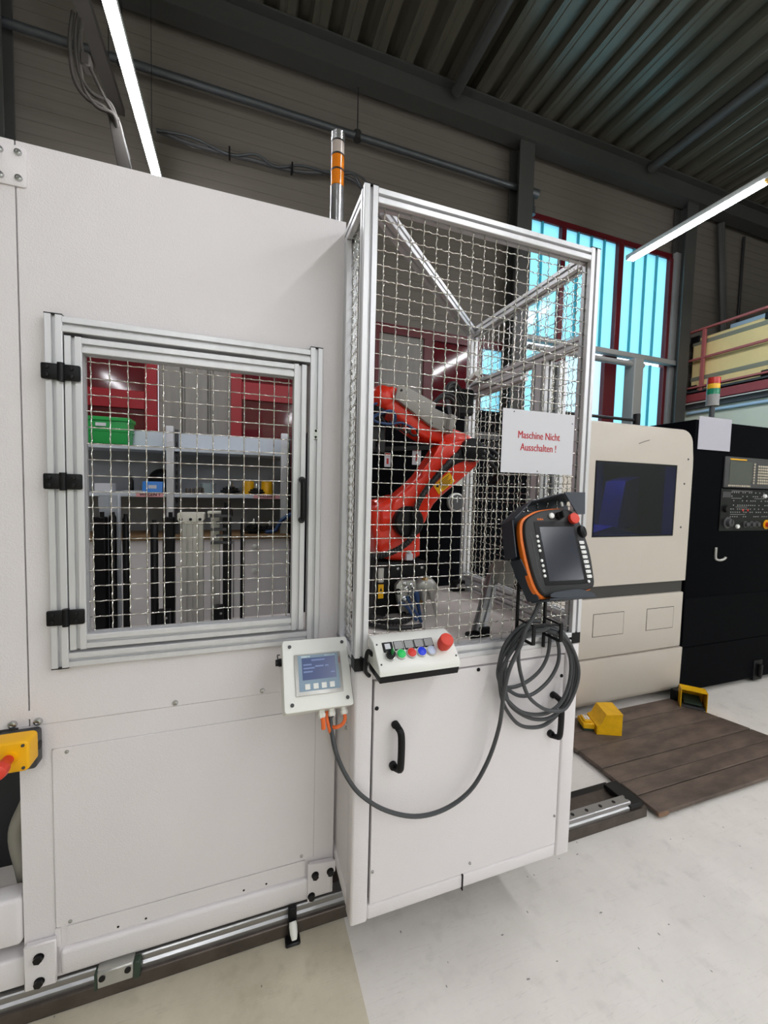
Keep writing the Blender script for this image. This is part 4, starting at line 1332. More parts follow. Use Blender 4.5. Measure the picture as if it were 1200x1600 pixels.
stuff(hb(mk).build('screen_marks', 'hmil', bz, smooth=False))
for k, u in enumerate((-0.036, -0.0117, 0.0125, 0.0367)):
    hb(MB().box(u - 0.0075, u + 0.0075, -0.0042, -0.0024, -0.043, -0.0275, 0.0006)).build('softkey', 'ivory', bz)
text('lettering', 'SIEMENS', 0.0075, HM @ Matrix.Translation((-0.037, -0.0032, 0.0492)) @ FRONT, 'hmit', bz, 0.0001)
text('lettering', 'SIMATIC HMI', 0.0055, HM @ Matrix.Translation((0.036, -0.0032, 0.0492)) @ FRONT, 'hmit', bz)
text('lettering', 'TOUCH', 0.0055, HM @ Matrix.Translation((0.0645, -0.0025, 0.033)) @ FRONT @ Matrix.Rotation(-PI / 2, 4, 'Z'), 'redink', bz)
for u, v in ((-0.082, 0.083), (0.080, 0.0855), (0.080, -0.076), (-0.0815, -0.0785)):
    q = hb(MB().lathe([(0.0085, 0), (0.0085, 0.0015), (0.006, 0.0018)], (u, 0.003, v), (0, -1, 0), 18)).build('screw_seat', 'ivory', hp)
    hb(MB().lathe([(0.0055, 0.001), (0.0055, 0.003), (0.003, 0.0036)], (u, 0.003, v), (0, -1, 0), 14)).build('lid_screw', 'bezel', q)
# socket on the left flank, cable glands underneath
hb(MB().lathe([(0.012, 0), (0.012, 0.008), (0.010, 0.01), (0.010, 0.018)], (-0.101, 0.045, 0.050), (-1, 0, 0), 16)).build('socket', 'black', hp)
hb(MB().tube(smooth_path([(-0.112, 0.044, 0.06), (-0.113, 0.044, 0.072), (-0.106, 0.045, 0.072)], 4), 0.0018, 6)).build('socket_ring', 'bezel', hp)
for k, (u, ln) in enumerate(((0.010, 0.022), (0.040, 0.020), (0.078, 0.020))):
    g = hb(MB().lathe([(0.0095, 0), (0.0095, 0.008), (0.011, 0.009), (0.011, 0.016), (0.008, ln)], (u, 0.052, -0.096), (0, 0, -1), 6)).build('cable_gland', 'ivory', hp)
def hpt(u, n_, v):
    return HM @ Vector((u, n_, v))
MB().tube(smooth_path([hpt(0.010, 0.052, -0.112), hpt(0.012, 0.050, -0.125), hpt(0.014, 0.062, -0.145)], 5), 0.0065, 8).build('orange_cable', 'cableo', hp)
MB().tube(smooth_path([hpt(0.078, 0.052, -0.112), hpt(0.078, 0.050, -0.128), hpt(0.068, 0.055, -0.142), hpt(0.050, 0.062, -0.146), hpt(0.036, 0.075, -0.140)], 6), 0.0055, 8).build('orange_cable', 'cableo', hp)
MB().tube(smooth_path([hpt(0.028, 0.062, -0.10), hpt(0.026, 0.060, -0.12), hpt(0.032, 0.066, -0.15), hpt(0.040, 0.08, -0.16)], 5), 0.005, 8).build('orange_cable', 'cableo', hp)
# bracket to the cage post
hb(MB().box(-0.06, 0.06, 0.075, 0.082, -0.06, 0.06)).build('bracket_plate', 'sandg', hp, smooth=False)
MB().box(0.20, 0.335, 1.255, 1.275, 0.96, 1.00).build('bracket_arm', 'sandg', hp)

# ================================================================== TEACH PENDANT in its holder
PM = Matrix(((0.9982, 0.0571, 0.0172, 0.9551), (-0.0596, 0.9366, 0.3453, 1.0152), (0.0036, -0.3457, 0.9383, 1.3603), (0, 0, 0, 1)))


def pq(b):
    return b.xf(PM)


def ppt(u, n_, v):
    return PM @ Vector((u, n_, v))


tp = thing('teach_pendant', 'black robot teach pendant with orange rim and large dark screen', 'teach pendant', (0.955, 1.04, 1.24))
outl = chaikin([(-0.112, 0.108), (-0.075, 0.130), (-0.038, 0.1423), (0.0486, 0.150), (0.088, 0.135), (0.0986, 0.0997), (0.109, 0.045), (0.113, -0.0075), (0.1085, -0.064), (0.1025, -0.112), (0.066, -0.1185), (-0.066, -0.1325), (-0.083, -0.1325), (-0.105, -0.1098), (-0.1165, -0.0562), (-0.1215, 0.008), (-0.1215, 0.064)], 2)
pq(MB().prism(outl, 'Y', 0.0, 0.030, 0.006, 3, True)).build('housing', 'padb', tp)
rim = [(u * 1.055 - 0.003, v * 1.03) for u, v in outl]
pq(MB().prism(rim, 'Y', 0.012, 0.034, 0.004, 2)).build('orange_rim', 'orange', tp)
pq(MB().prism([(u * 0.98, v * 0.98) for u, v in outl], 'Y', 0.034, 0.060, 0.004, 2)).build('rear_shell', 'padb', tp)
pq(MB().prism(rrect(-0.081, 0.074, -0.098, 0.104, 0.005), 'Y', -0.0012, 0.001, 0.0005)).build('face_plate', 'black', tp)
pq(MB().box(-0.064, 0.064, -0.0018, -0.0010, -0.0855, 0.0855)).build('screen', 'scrd', tp, smooth=False)
rg = pq(MB().tube(smooth_path([(-0.094, 0.004, 0.10), (-0.097, 0.001, 0.05), (-0.096, 0.001, -0.02), (-0.089, 0.002, -0.085), (-0.081, 0.004, -0.118)], 5), 0.0022, 6)).build('edge_ridge', 'bezel', tp)
for u, v in ((-0.0781, 0.0551), (-0.0783, 0.0394), (-0.0784, 0.0245), (-0.0781, 0.0097), (-0.078, -0.0216), (-0.0771, -0.0372), (-0.0772, -0.0532), (-0.0768, -0.0688), (0.0797, -0.0918)):
    pq(MB().lathe([(0.0046, 0), (0.0046, 0.0024), (0.0036, 0.0032), (0.0001, 0.0032)], (u, -0.001, v), (0, -1, 0), 14)).build('round_key', 'padk', tp)
for k, (u, v) in enumerate(((0.0835, 0.0328), (0.0836, 0.017), (0.0845, 0.0017), (0.0846, -0.0139), (0.085, -0.0296), (0.0851, -0.045), (0.0851, -0.0606), (0.0854, -0.076))):
    q = pq(MB().prism(rrect(u - 0.0092, u + 0.0092, v - 0.005, v + 0.005, 0.0022), 'Y', -0.0042, -0.001, 0.0008)).build('jog_key', 'padk', tp)
    pq(MB().box(u - 0.006, u - 0.003, -0.0047, -0.0041, v - 0.0006, v + 0.0006).box(u + 0.003, u + 0.006, -0.0047, -0.0041, v - 0.0006, v + 0.0006)).build('key_mark', 'bezel', q, smooth=False)
text('lettering', 'KUKA', 0.0085, PM @ Matrix.Translation((-0.0545, -0.0006, 0.111)) @ FRONT, 'orange', tp, 0.0002)
pq(MB().lathe([(0.0092, 0), (0.0092, 0.005), (0.0075, 0.007), (0.0001, 0.007)], (-0.0116, -0.001, 0.1225), (0, -1, 0), 20)).build('white_push_key', 'padk', tp)
pq(MB().lathe([(0.013, 0), (0.012, 0.010), (0.010, 0.012)], (0.0177, 0.0, 0.122), (0, -1, 0), 18).box(0.0145, 0.021, -0.026, -0.010, 0.112, 0.134, 0.002)).build('key_selector', 'black', tp)
pq(MB().lathe([(0.012, 0), (0.012, 0.008), (0.0175, 0.014), (0.0175, 0.026), (0.012, 0.028), (0.0001, 0.028)], (0.068, 0.012, 0.112), (0, -1, 0), 22)).build('stop_button', 'redestop', tp)
pq(MB().lathe([(0.0205, 0), (0.0205, 0.002)], (0.068, 0.010, 0.112), (0, -1, 0), 22)).build('stop_collar', 'yellow', tp)
pq(MB().lathe([(0.020, 0), (0.0215, 0.006), (0.0215, 0.014), (0.016, 0.020), (0.0001, 0.021)], (0.094, 0.012, 0.070), (0.5, -0.85, 0), 22)).build('jog_wheel', 'black', tp)
pq(MB().lathe([(0.004, 0), (0.005, 0.012), (0.003, 0.016)], (0.0484, 0.01, 0.158), (0, 0, 1), 12)).build('rim_pin', 'padk', tp)

ho = thing('pendant_holder', 'slate sheet metal holder around the teach pendant with two rods down to the base', 'holder', (0.955, 1.08, 1.06))
PLATE = lambda poly, n0, n1, nm: pq(MB().prism(poly, 'Y', n0, n1, 0)).build(nm, 'holder', ho, smooth=False)
# rear plate behind the pendant
PLATE([(-0.150, 0.118), (-0.08, 0.172), (0.035, 0.200), (0.125, 0.200), (0.128, -0.02), (0.10, -0.135), (-0.085, -0.145), (-0.13, -0.06)], 0.072, 0.075, 'back_plate')
# hood strips folded forward
def strip(a, b_, n0, n1, nm, th=0.003):
    a = Vector((a[0], 0, a[1])); b_ = Vector((b_[0], 0, b_[1]))
    d = (b_ - a).normalized(); n_ = Vector((-d.z, 0, d.x)) * th
    v = []
    for q in (a, b_, b_ + n_, a + n_):
        v += [(q.x, n0, q.z), (q.x, n1, q.z)]
    m_ = MB()
    m_.poly(v, [(0, 2, 4, 6), (1, 7, 5, 3), (0, 1, 3, 2), (2, 3, 5, 4), (4, 5, 7, 6), (6, 7, 1, 0)])
    return pq(m_).build(nm, 'holder', ho, smooth=False)
strip((0.128, 0.197), (0.035, 0.197), -0.012, 0.075, 'hood_plate')
strip((0.035, 0.197), (-0.08, 0.170), -0.012, 0.075, 'hood_plate')
strip((-0.08, 0.170), (-0.150, 0.114), -0.006, 0.075, 'hood_plate')
strip((-0.150, 0.114), (-0.158, -0.005), 0.010, 0.075, 'side_plate')
strip((-0.140, -0.012), (-0.100, -0.140), 0.016, 0.075, 'side_plate')
PLATE([(0.045, 0.2), (0.129, 0.2), (0.1085, 0.125), (0.080, 0.124)], -0.016, -0.013, 'front_flap')
# lower shelf lip in front of the pendant
lip = chaikin([(-0.082, -0.122), (-0.02, -0.116), (0.03, -0.114), (0.078, -0.1315), (0.076, -0.139), (0.03, -0.139), (-0.084, -0.137)], 1)
PLATE(lip, -0.020, -0.016, 'lip_plate')
pq(MB().box(-0.086, 0.080, -0.018, 0.076, -0.142, -0.138)).build('floor_plate', 'holder', ho, smooth=False)
for x, z1 in ((0.872, 1.34), (0.985, 1.30)):
    MB().box(x - 0.0045, x + 0.0045, 1.104, 1.113, 1.02, z1, 0.001).build('support_rod', 'black', ho)
MB().box(0.865, 0.99, 1.100, 1.104, 1.26, 1.33).build('rear_bracket', 'holder', ho, smooth=False)
# cable hook at the foot of the holder
hk = MB()
hk.tube([(0.877, 1.108, 1.126), (0.879, 1.035, 1.126), (0.985, 1.035, 1.122), (0.985, 1.108, 1.122)], 0.0035, 6)
for x in (0.877, 0.985):
    hk.box(x - 0.006, x + 0.006, 1.028, 1.034, 1.066, 1.128, 0.001)
    hk.box(x - 0.006, x + 0.006, 1.034, 1.112, 1.064, 1.070, 0.001)
hk.build('cable_hook', 'black', ho)

# ---- pendant cable: hanging coil and the long sag to the operator panel
LO = [[(0.95, 1.119), (0.898, 1.119), (0.846, 1.088), (0.809, 1.042), (0.795, 0.978), (0.803, 0.911), (0.822, 0.847), (0.875, 0.779), (0.935, 0.753), (1.001, 0.755), (1.067, 0.802), (1.108, 0.867), (1.118, 0.937), (1.091, 1.016), (1.039, 1.078), (0.98, 1.102)],
      [(0.94, 1.107), (0.896, 1.106), (0.842, 1.064), (0.814, 1.004), (0.812, 0.925), (0.831, 0.861), (0.88, 0.816), (0.939, 0.788), (1.006, 0.783), (1.062, 0.819), (1.085, 0.886), (1.088, 0.957), (1.066, 1.029), (1.028, 1.074), (0.977, 1.096)],
      [(0.938, 1.095), (0.887, 1.087), (0.833, 1.05), (0.796, 0.997), (0.784, 0.949), (0.798, 0.903), (0.831, 0.863), (0.876, 0.829), (0.935, 0.811), (0.991, 0.813), (1.039, 0.844), (1.066, 0.905), (1.067, 0.975), (1.044, 1.033), (1.011, 1.072), (0.971, 1.09)],
      [(0.941, 1.091), (0.896, 1.095), (0.859, 1.081), (0.808, 1.008), (0.799, 0.944), (0.832, 0.904), (0.9, 0.906), (0.963, 0.94), (0.996, 0.991), (1.002, 1.058), (0.987, 1.084)],
      [(0.937, 1.097), (0.886, 1.103), (0.842, 1.063), (0.799, 1.0), (0.812, 0.92), (0.835, 0.899), (0.877, 0.875), (0.931, 0.873), (0.994, 0.91), (1.031, 0.969), (1.026, 1.038), (0.99, 1.088)],
      [(0.933, 1.103), (0.883, 1.102), (0.847, 1.077), (0.841, 1.02), (0.857, 0.953), (0.889, 0.885), (0.946, 0.838), (0.996, 0.82), (1.046, 0.824), (1.086, 0.894), (1.089, 0.963), (1.049, 1.043), (0.999, 1.091)]]
YO = [1.090, 1.078, 1.066, 1.098, 1.085, 1.054]
path = []
for l, y in zip(LO, YO):
    path += [(x, y, z) for x, z in l]
drape = [(0.906, 1.045, 1.205), (0.884, 1.04, 1.163), (0.852, 1.04, 1.114), (0.837, 1.04, 1.07), (0.798, 1.04, 0.996), (0.788, 1.05, 0.91), (0.791, 1.07, 0.794), (0.761, 1.08, 0.679), (0.699, 1.08, 0.593), (0.608, 1.08, 0.552), (0.508, 1.08, 0.554), (0.413, 1.09, 0.59), (0.341, 1.10, 0.645), (0.301, 1.11, 0.699), (0.27, 1.12, 0.767), (0.258, 1.14, 0.824), (0.258, 1.17, 0.865), tuple(hpt(0.040, 0.052, -0.115))]
tc = thing('pendant_cable', 'grey pendant cable coiled on the hook and sagging across to the operator panel', 'cable', (0.95, 1.07, 0.75))
MB().tube(smooth_path(path, 5), 0.0062, 8).build('cable_coil', 'rubber', tc)
MB().tube(smooth_path(drape, 6), 0.0066, 8).build('cable_sag', 'rubber', tc)
ss = MB()
for k in range(9):
    p_ = Vector((0.916 - 0.0032 * k, 1.047 - 0.0005 * k, 1.222 - 0.0075 * k))
    ss.cyl(p_, p_ + Vector((-0.0018, 0, -0.0042)), 0.0105 - 0.0004 * k, 10)
ss.build('bend_relief', 'rubber', tc)

# ================================================================== ROBOT inside the cage
RY0, RY1 = 1.53, 1.67
ro = thing('industrial_robot', 'orange red six axis robot arm bent back inside the wire cage', 'robot', (0.64, 1.60, 1.03))
sho = chaikin([(0.492, 1.452), (0.52, 1.485), (0.566, 1.508), (0.626, 1.526), (0.712, 1.522), (0.721, 1.436), (0.713, 1.395), (0.718, 1.337), (0.718, 1.247), (0.544, 1.257), (0.516, 1.297), (0.512, 1.347), (0.497, 1.386)], 1)
MB().prism(sho, 'Y', RY0 + 0.012, RY1 + 0.06, 0.028, 4).build('shoulder', 'redrob', ro)
MB().lathe([(0.085, 0), (0.085, 0.05), (0.078, 0.058), (0.065, 0.06)], (0.575, 1.62, 1.42), (-1, -0.15, 0), 24).build('shoulder_motor', 'redrob', ro)
up = chaikin([(0.565, 1.44), (0.575, 1.50), (0.603, 1.526), (0.685, 1.593), (0.722, 1.642), (0.759, 1.696), (0.782, 1.737), (0.846, 1.763), (0.965, 1.775), (0.985, 1.72), (0.975, 1.666), (0.904, 1.604), (0.805, 1.529), (0.752, 1.475), (0.725, 1.40), (0.66, 1.355), (0.59, 1.37)], 1)
MB().prism(up, 'Y', RY0, RY1 - 0.03, 0.020, 4).build('upper_arm', 'redrob', ro)
fin = MB().prism([(0.700, 1.60), (0.735, 1.64), (0.80, 1.748), (0.782, 1.752), (0.748, 1.69), (0.70, 1.63)], 'Y', RY0 - 0.012, RY0 + 0.01, 0.003)
fin.build('arm_rib', 'redrob', ro)
ch = [(0.664, 1.47), (0.706, 1.549), (0.753, 1.604), (0.815, 1.663), (0.878, 1.734), (0.907, 1.762), (0.954, 1.770), (0.975, 1.743), (0.968, 1.675), (0.916, 1.682), (0.850, 1.660), (0.795, 1.615), (0.738, 1.555), (0.700, 1.50), (0.685, 1.466)]
MB().prism(chaikin(ch, 1), 'Y', RY0 - 0.014, RY0 + 0.012, 0.006, 3, True).build('arm_channel', 'black', ro)
MB().lathe([(0.064, 0), (0.064, 0.03), (0.056, 0.038), (0.03, 0.04)], (0.641, RY0 + 0.006, 1.418), (0, -1, 0), 28).build('shoulder_cap', 'black', ro)
MB().lathe([(0.050, 0), (0.050, 0.025), (0.042, 0.032), (0.0001, 0.034)], (0.925, RY0 + 0.004, 1.722), (0, -1, 0), 28).build('elbow_cap', 'black', ro)
wl = MB()
LPm = [(0.754, 1.568), (0.826, 1.626), (0.856, 1.589), (0.781, 1.531)]
wl.prism(LPm, 'Y', RY0 - 0.0025, RY0 + 0.002)
wl = wl.build('warning_label', 'yellow', ro, smooth=False)
dx, dz = Vector((0.0775, 0.058)).normalized()
tx = MB()
for k in range(6):
    for (a, w_) in ((0.028, 0.055),):
        o_ = Vector((0.754, 1.568)) + Vector((dx, dz)) * a + Vector((dz, -dx)) * (0.006 + 0.0062 * k)
        e_ = o_ + Vector((dx, dz)) * (w_ - (k % 3) * 0.008)
        n_ = Vector((dz, -dx)) * 0.0022
        tx.prism([tuple(o_), tuple(e_), tuple(e_ + n_), tuple(o_ + n_)], 'Y', RY0 - 0.0032, RY0 - 0.0024)
o_ = Vector((0.754, 1.568)) + Vector((dx, dz)) * 0.013 + Vector((dz, -dx)) * 0.014
tx.prism([(o_.x - 0.008, o_.y - 0.004), (o_.x + 0.008, o_.y - 0.004), (o_.x, o_.y + 0.011)], 'Y', RY0 - 0.0032, RY0 - 0.0024)
stuff(tx.build('label_print', 'blackink', wl, smooth=False))
fo_ = chaikin([(0.518, 1.916), (0.532, 1.946), (0.559, 1.961), (0.59, 1.964), (0.694, 1.899), (0.824, 1.823), (0.916, 1.799), (0.964, 1.779), (0.985, 1.735), (0.95, 1.68), (0.895, 1.69), (0.846, 1.745), (0.747, 1.752), (0.699, 1.771), (0.622, 1.816), (0.575, 1.85), (0.539, 1.872), (0.518, 1.891)], 1)
MB().prism(fo_, 'Y', RY0 + 0.022, RY1 + 0.01, 0.022, 4).build('forearm', 'redrob', ro)
MB().prism([(0.593, 1.96), (0.636, 1.953), (0.756, 1.905), (0.752, 1.883), (0.837, 1.855), (0.81, 1.787), (0.741, 1.808), (0.653, 1.861), (0.574, 1.909)], 'Y', RY0 - 0.002, RY0 + 0.020, 0.003, 2).build('forearm_cover', 'robcover', ro)
MB().prism([(0.812, 1.862), (0.842, 1.852), (0.818, 1.783), (0.802, 1.80)], 'Y', RY0 - 0.03, RY0 + 0.02, 0.002).build('cover_bracket', 'robcover', ro)
for k, (x, z) in enumerate(((0.60, 1.94), (0.735, 1.82), (0.79, 1.81))):
    MB().cyl((x, RY0 - 0.002, z), (x, RY0 - 0.006, z), 0.005, 10).build('cover_screw', 'blackm', ro)
MB().sphere((0.545, 1.60, 1.915), 0.055, 1.0, 1.1, 1.0).build('wrist', 'redrob', ro)
MB().lathe([(0.035, 0), (0.038, 0.03), (0.028, 0.05), (0.028, 0.08), (0.04, 0.082), (0.04, 0.10)], (0.535, 1.60, 1.88), (-0.45, 0, -0.9), 20).build('wrist_flange', 'black', ro)
gp = thing('robot_gripper', 'black gripper tool with blue air hoses hanging from the robot wrist', 'gripper', (0.49, 1.58, 1.79))
MB().box(0.455, 0.545, 1.54, 1.64, 1.735, 1.795, 0.006).box(0.47, 0.50, 1.53, 1.56, 1.70, 1.74, 0.003).box(0.515, 0.54, 1.53, 1.56, 1.69, 1.74, 0.003).box(0.44, 0.47, 1.55, 1.62, 1.74, 1.86, 0.004).build('gripper_body', 'blackm', gp)
MB().tube(smooth_path([(0.46, 1.52, 1.81), (0.50, 1.50, 1.835), (0.55, 1.50, 1.85), (0.575, 1.52, 1.83), (0.56, 1.53, 1.80)], 5), 0.006, 8).build('air_hose', 'jacketb', gp)
MB().tube(smooth_path([(0.50, 1.53, 1.88), (0.47, 1.51, 1.86), (0.48, 1.50, 1.81), (0.54, 1.50, 1.80), (0.60, 1.51, 1.81), (0.66, 1.52, 1.79)], 5), 0.0045, 8).build('air_hose', 'jacketb', gp)
for k in range(4):
    MB().tube(smooth_path([(0.52 + k * 0.035, 1.53, 1.83 - k * 0.012), (0.54 + k * 0.035, 1.51, 1.795 - k * 0.01), (0.565 + k * 0.035, 1.51, 1.80 - k * 0.01), (0.585 + k * 0.03, 1.54, 1.83 - k * 0.012)], 4), 0.005, 6).build('hose_loop', 'rubber2', gp)
# energy hose from the base over the shoulder up the arm
hose = smooth_path([(0.45, 1.49, 1.275), (0.481, 1.486, 1.286), (0.521, 1.482, 1.290), (0.567, 1.48, 1.305), (0.608, 1.478, 1.327), (0.643, 1.476, 1.360), (0.659, 1.476, 1.404), (0.652, 1.478, 1.438), (0.660, 1.482, 1.475), (0.685, 1.49, 1.52), (0.73, 1.50, 1.575), (0.785, 1.505, 1.635), (0.85, 1.51, 1.70)], 12)
MB().tube(hose, [0.0125 if k % 3 else 0.0098 for k in range(len(hose))], 10).build('corrugated_hose', 'rubber2', ro)
for k in range(3):
    MB().tube(smooth_path([(0.94 + k * 0.01, 1.52, 1.745 - k * 0.02), (1.02, 1.50, 1.72 - k * 0.03), (1.06, 1.50, 1.66 - k * 0.03), (1.07, 1.6, 1.58)], 5), 0.008, 8).build('loop_hose', 'rubber2', ro)
MB().tube(smooth_path([(0.73, 1.55, 1.88), (0.78, 1.54, 1.93), (0.84, 1.55, 1.93), (0.87, 1.57, 1.87), (0.86, 1.58, 1.82)], 5), 0.008, 8).tube(smooth_path([(0.75, 1.57, 1.89), (0.80, 1.56, 1.95), (0.87, 1.57, 1.94), (0.90, 1.6, 1.86)], 5), 0.007, 8).build('cable_loop', 'rubber2', ro)
# base
MB().prism([(0.52, 1.255), (0.742, 1.247), (0.748, 1.175), (0.72, 1.03), (0.505, 1.03), (0.515, 1.18)], 'Y', RY0 + 0.02, RY1 + 0.06, 0.012, 2).build('base', 'black', ro)
MB().prism([(0.503, 1.035), (0.556, 1.035), (0.575, 1.235), (0.517, 1.237)], 'Y', RY0 - 0.015, RY0 + 0.05, 0.006, 2).build('base_column', 'black', ro)
q = MB().box(0.519, 0.541, RY0 - 0.018, RY0 - 0.013, 1.112, 1.168).build('warning_label', 'yellow', ro, smooth=False)
MB().prism([(0.524, 1.142), (0.536, 1.142), (0.530, 1.156)], 'Y', RY0 - 0.0188, RY0 - 0.0178).build('label_print', 'blackink', q, smooth=False)
MB().box(0.517, 0.541, RY0 - 0.02, RY0 - 0.01, 1.175, 1.235, 0.003).build('bracket', 'sandg', ro)
MB().box(0.642, 0.672, RY0 - 0.004, RY0 + 0.02, 1.258, 1.285, 0.002).cyl((0.657, RY0 + 0.005, 1.285), (0.657, RY0 + 0.005, 1.296), 0.010, 10).build('connector_tag', 'paper', ro)
# aluminium connector plate and gripper parts in front of the base
cp = MB().prism([(0.586, 1.151), (0.587, 1.167), (0.602, 1.183), (0.672, 1.183), (0.680, 1.095), (0.690, 1.034), (0.617, 1.034), (0.608, 1.059), (0.596, 1.101)], 'Y', 1.49, 1.515, 0.003, 2).build('connector_plate', 'sandg', ro)
for x, z, r_ in ((0.622, 1.172, 0.010), (0.628, 1.148, 0.013), (0.621, 1.110, 0.013), (0.614, 1.092, 0.008), (0.652, 1.162, 0.012), (0.648, 1.120, 0.011), (0.640, 1.135, 0.006), (0.606, 1.130, 0.005)):
    MB().lathe([(r_, 0), (r_, 0.008), (r_ * 0.6, 0.010), (r_ * 0.55, 0.018), (r_ * 0.3, 0.019)], (x, 1.49, z), (-0.1, -1, 0.05), 12).build('fitting', 'steel', cp)
for x, z in ((0.594, 1.142), (0.621, 1.048)):
    MB().lathe([(0.012, 0), (0.012, 0.004)], (x, 1.49, z), (0, -1, 0), 14).build('port_hole', 'black', cp)
    MB().lathe([(0.007, 0.003), (0.006, 0.009)], (x - 0.001, 1.49, z), (0, -1, 0), 12).build('port_screw', 'steel', cp)
for x, z in ((0.614, 1.221), (0.722, 1.222)):
    screw('base_screw', x, RY0 + 0.02, z, 0.007, 'steel', ro, 0.006)
MB().lathe([(0.020, 0), (0.046, 0.004), (0.048, 0.06), (0.040, 0.075), (0.028, 0.080)], (0.742, 1.56, 1.140), (-0.35, -1, 0.05), 24).build('motor_housing', 'sandg', ro)
MB().lathe([(0.013, 0), (0.013, 0.006), (0.009, 0.010)], (0.716, 1.50, 1.180), (0, 0, 1), 14).build('brass_plug', 'brass', ro)
MB().box(0.684, 0.709, 1.462, 1.49, 1.088, 1.111, 0.003).build('brass_block', 'brass', ro)
for x0, z0, x1, z1, m in ((0.722, 1.131, 0.756, 0.998, 'sandg'), (0.690, 1.09, 0.705, 1.002, 'sandg'), (0.655, 1.09, 0.685, 1.0, 'jacketb')):
    MB().lathe([(0.013, 0), (0.013, 0.035), (0.008, 0.042), (0.0065, 0.105), (0.0025, 0.118)], (x0, 1.455, max(z0, 1.03 + 0.118)), (x1 - x0, 0.0, -0.13), 14).build('gripper_finger', m, ro)
for k, (a, c) in enumerate((((0.60, 1.48, 1.10), (0.655, 1.43, 1.04)), ((0.63, 1.48, 1.12), (0.668, 1.42, 1.035)))):
    MB().tube(smooth_path([a, ((a[0] + c[0]) / 2 - 0.01, 1.45, 1.09), ((a[0] + c[0]) / 2 + 0.015, 1.44, 1.05), c], 5), 0.006, 8).build('air_tube', 'jacketb', ro)
hl = smooth_path([(0.40, 1.50, 1.06), (0.46, 1.45, 1.06), (0.53, 1.42, 1.05), (0.59, 1.42, 1.048), (0.64, 1.46, 1.05)], 10)
MB().tube(hl, [0.016 if k % 2 else 0.013 for k in range(len(hl))], 10).build('floor_hose', 'rubber2', ro)
MB().tube(smooth_path([(0.42, 1.46, 1.045), (0.50, 1.38, 1.042), (0.58, 1.36, 1.04), (0.64, 1.36, 1.042)], 5), 0.009, 8).build('floor_hose', 'rubber2', ro)

# small things on the cage table
t = thing('sensor_stand', 'slotted aluminium sensor stand leaning inside the cage with a grey wrapped head', 'stand', (0.80, 1.235, 1.03))
MB().profile((0.805, 1.235, 1.045), (0.905, 1.30, 1.235), (0, -1, 0.3), 0.036).build('post', 'alud', t, angle=0.3)
MB().box(0.762, 0.845, 1.215, 1.255, 1.03, 1.045, 0.004).box(0.80, 0.84, 1.21, 1.22, 1.04, 1.07, 0.003).build('foot', 'black', t)
MB().prism([(0.895, 1.215), (0.965, 1.190), (0.985, 1.245), (0.965, 1.285), (0.925, 1.290), (0.900, 1.262)], 'Y', 1.25, 1.33, 0.01).build('wrapped_head', 'cloth', t)
t = thing('corner_block', 'small black block with round hole beside the rear cage post on the table', 'block', (1.06, 1.84, 1.03))
MB().box(1.03, 1.10, 1.82, 1.86, 1.03, 1.085, 0.003).build('block', 'black', t)
MB().cyl((1.06, 1.82, 1.06), (1.06, 1.814, 1.06), 0.011, 14).cyl((1.085, 1.82, 1.06), (1.085, 1.814, 1.06), 0.011, 14).build('hole_ring', 'sandg', t)
tag(MB().lathe([(0.03, 0), (0.034, 0.008), (0.02, 0.014)], (0.56, 1.235, 1.03), (0, 0, 1), 12).build('rubber_foot', 'black'), 'black rubber foot on the cage table behind the button box', 'foot')
t = thing('hose_package', 'black hose package with white pipe strapped to the rear cage post', 'hose', (1.05, 1.86, 1.95))
MB().box(1.00, 1.115, 1.82, 1.87, 1.93, 2.06, 0.01).build('clamp_body', 'black', t)
for k in range(4):
    MB().tube(smooth_path([(1.02 + k * 0.02, 1.83, 1.99), (0.95 + k * 0.01, 1.78, 2.02 + 0.015 * k), (0.90, 1.72, 1.98 + 0.012 * k), (0.89, 1.66, 1.90), (0.88, 1.62, 1.84)], 5), 0.009, 8).build('hose', 'rubber2', t)
MB().cyl((1.09, 1.74, 2.125), (1.09, 1.86, 2.11), 0.014, 10).cyl((1.05, 1.70, 2.10), (1.10, 1.86, 2.10), 0.012, 10).build('white_pipe', 'ivory', t)

# ================================================================== LATHE MACHINE behind
YM = 2.10
mc = thing('lathe_machine', 'big cream and navy lathe machine with a tinted window and control desk', 'machine', (2.6, 3.0, 0.03))
# navy body: left wing behind the cage, right control wing
MB().box(0.55, 2.18, YM + 0.02, 3.9, 0.06, 2.03, 0.01).build('left_wing', 'navy', mc)
MB().box(2.18, 3.16, YM + 0.08, 3.9, 0.06, 1.10).box(2.18, 3.16, YM + 0.08, 3.9, 1.86, 2.02).box(2.18, 3.16, YM + 0.75, 3.9, 1.10, 1.86).box(2.18, 2.20, YM + 0.08, 2.9, 1.10, 1.86).box(3.10, 3.16, YM + 0.08, 2.9, 1.10, 1.86).build('middle_body', 'navy', mc, smooth=False)
MB().prism([(2.20, 1.10), (3.10, 1.10), (3.10, 1.22), (2.75, 1.30), (2.20, 1.16)], 'Y', YM + 0.30, YM + 0.75).build('chip_guard', 'shelfb', mc, smooth=False)
MB().lathe([(0.14, 0), (0.14, 0.16), (0.08, 0.18), (0.05, 0.26)], (2.21, YM + 0.42, 1.42), (1, 0, 0), 24).build('chuck', 'sandg', mc)
MB().prism([(2.85, 1.25), (3.08, 1.30), (3.08, 1.70), (2.92, 1.66)], 'Y', YM + 0.35, YM + 0.55, 0.02).build('turret', 'sandg', mc)
MB().box(2.20, 3.10, YM + 0.735, YM + 0.75, 1.10, 1.86).build('cavity_wall', 'shelfd', mc, smooth=False)
lt = bpy.data.lights.new('cavity_fill_light', 'AREA')  # added lamp, brightens the cavity seen through the tinted glass
lt.energy = 4.5
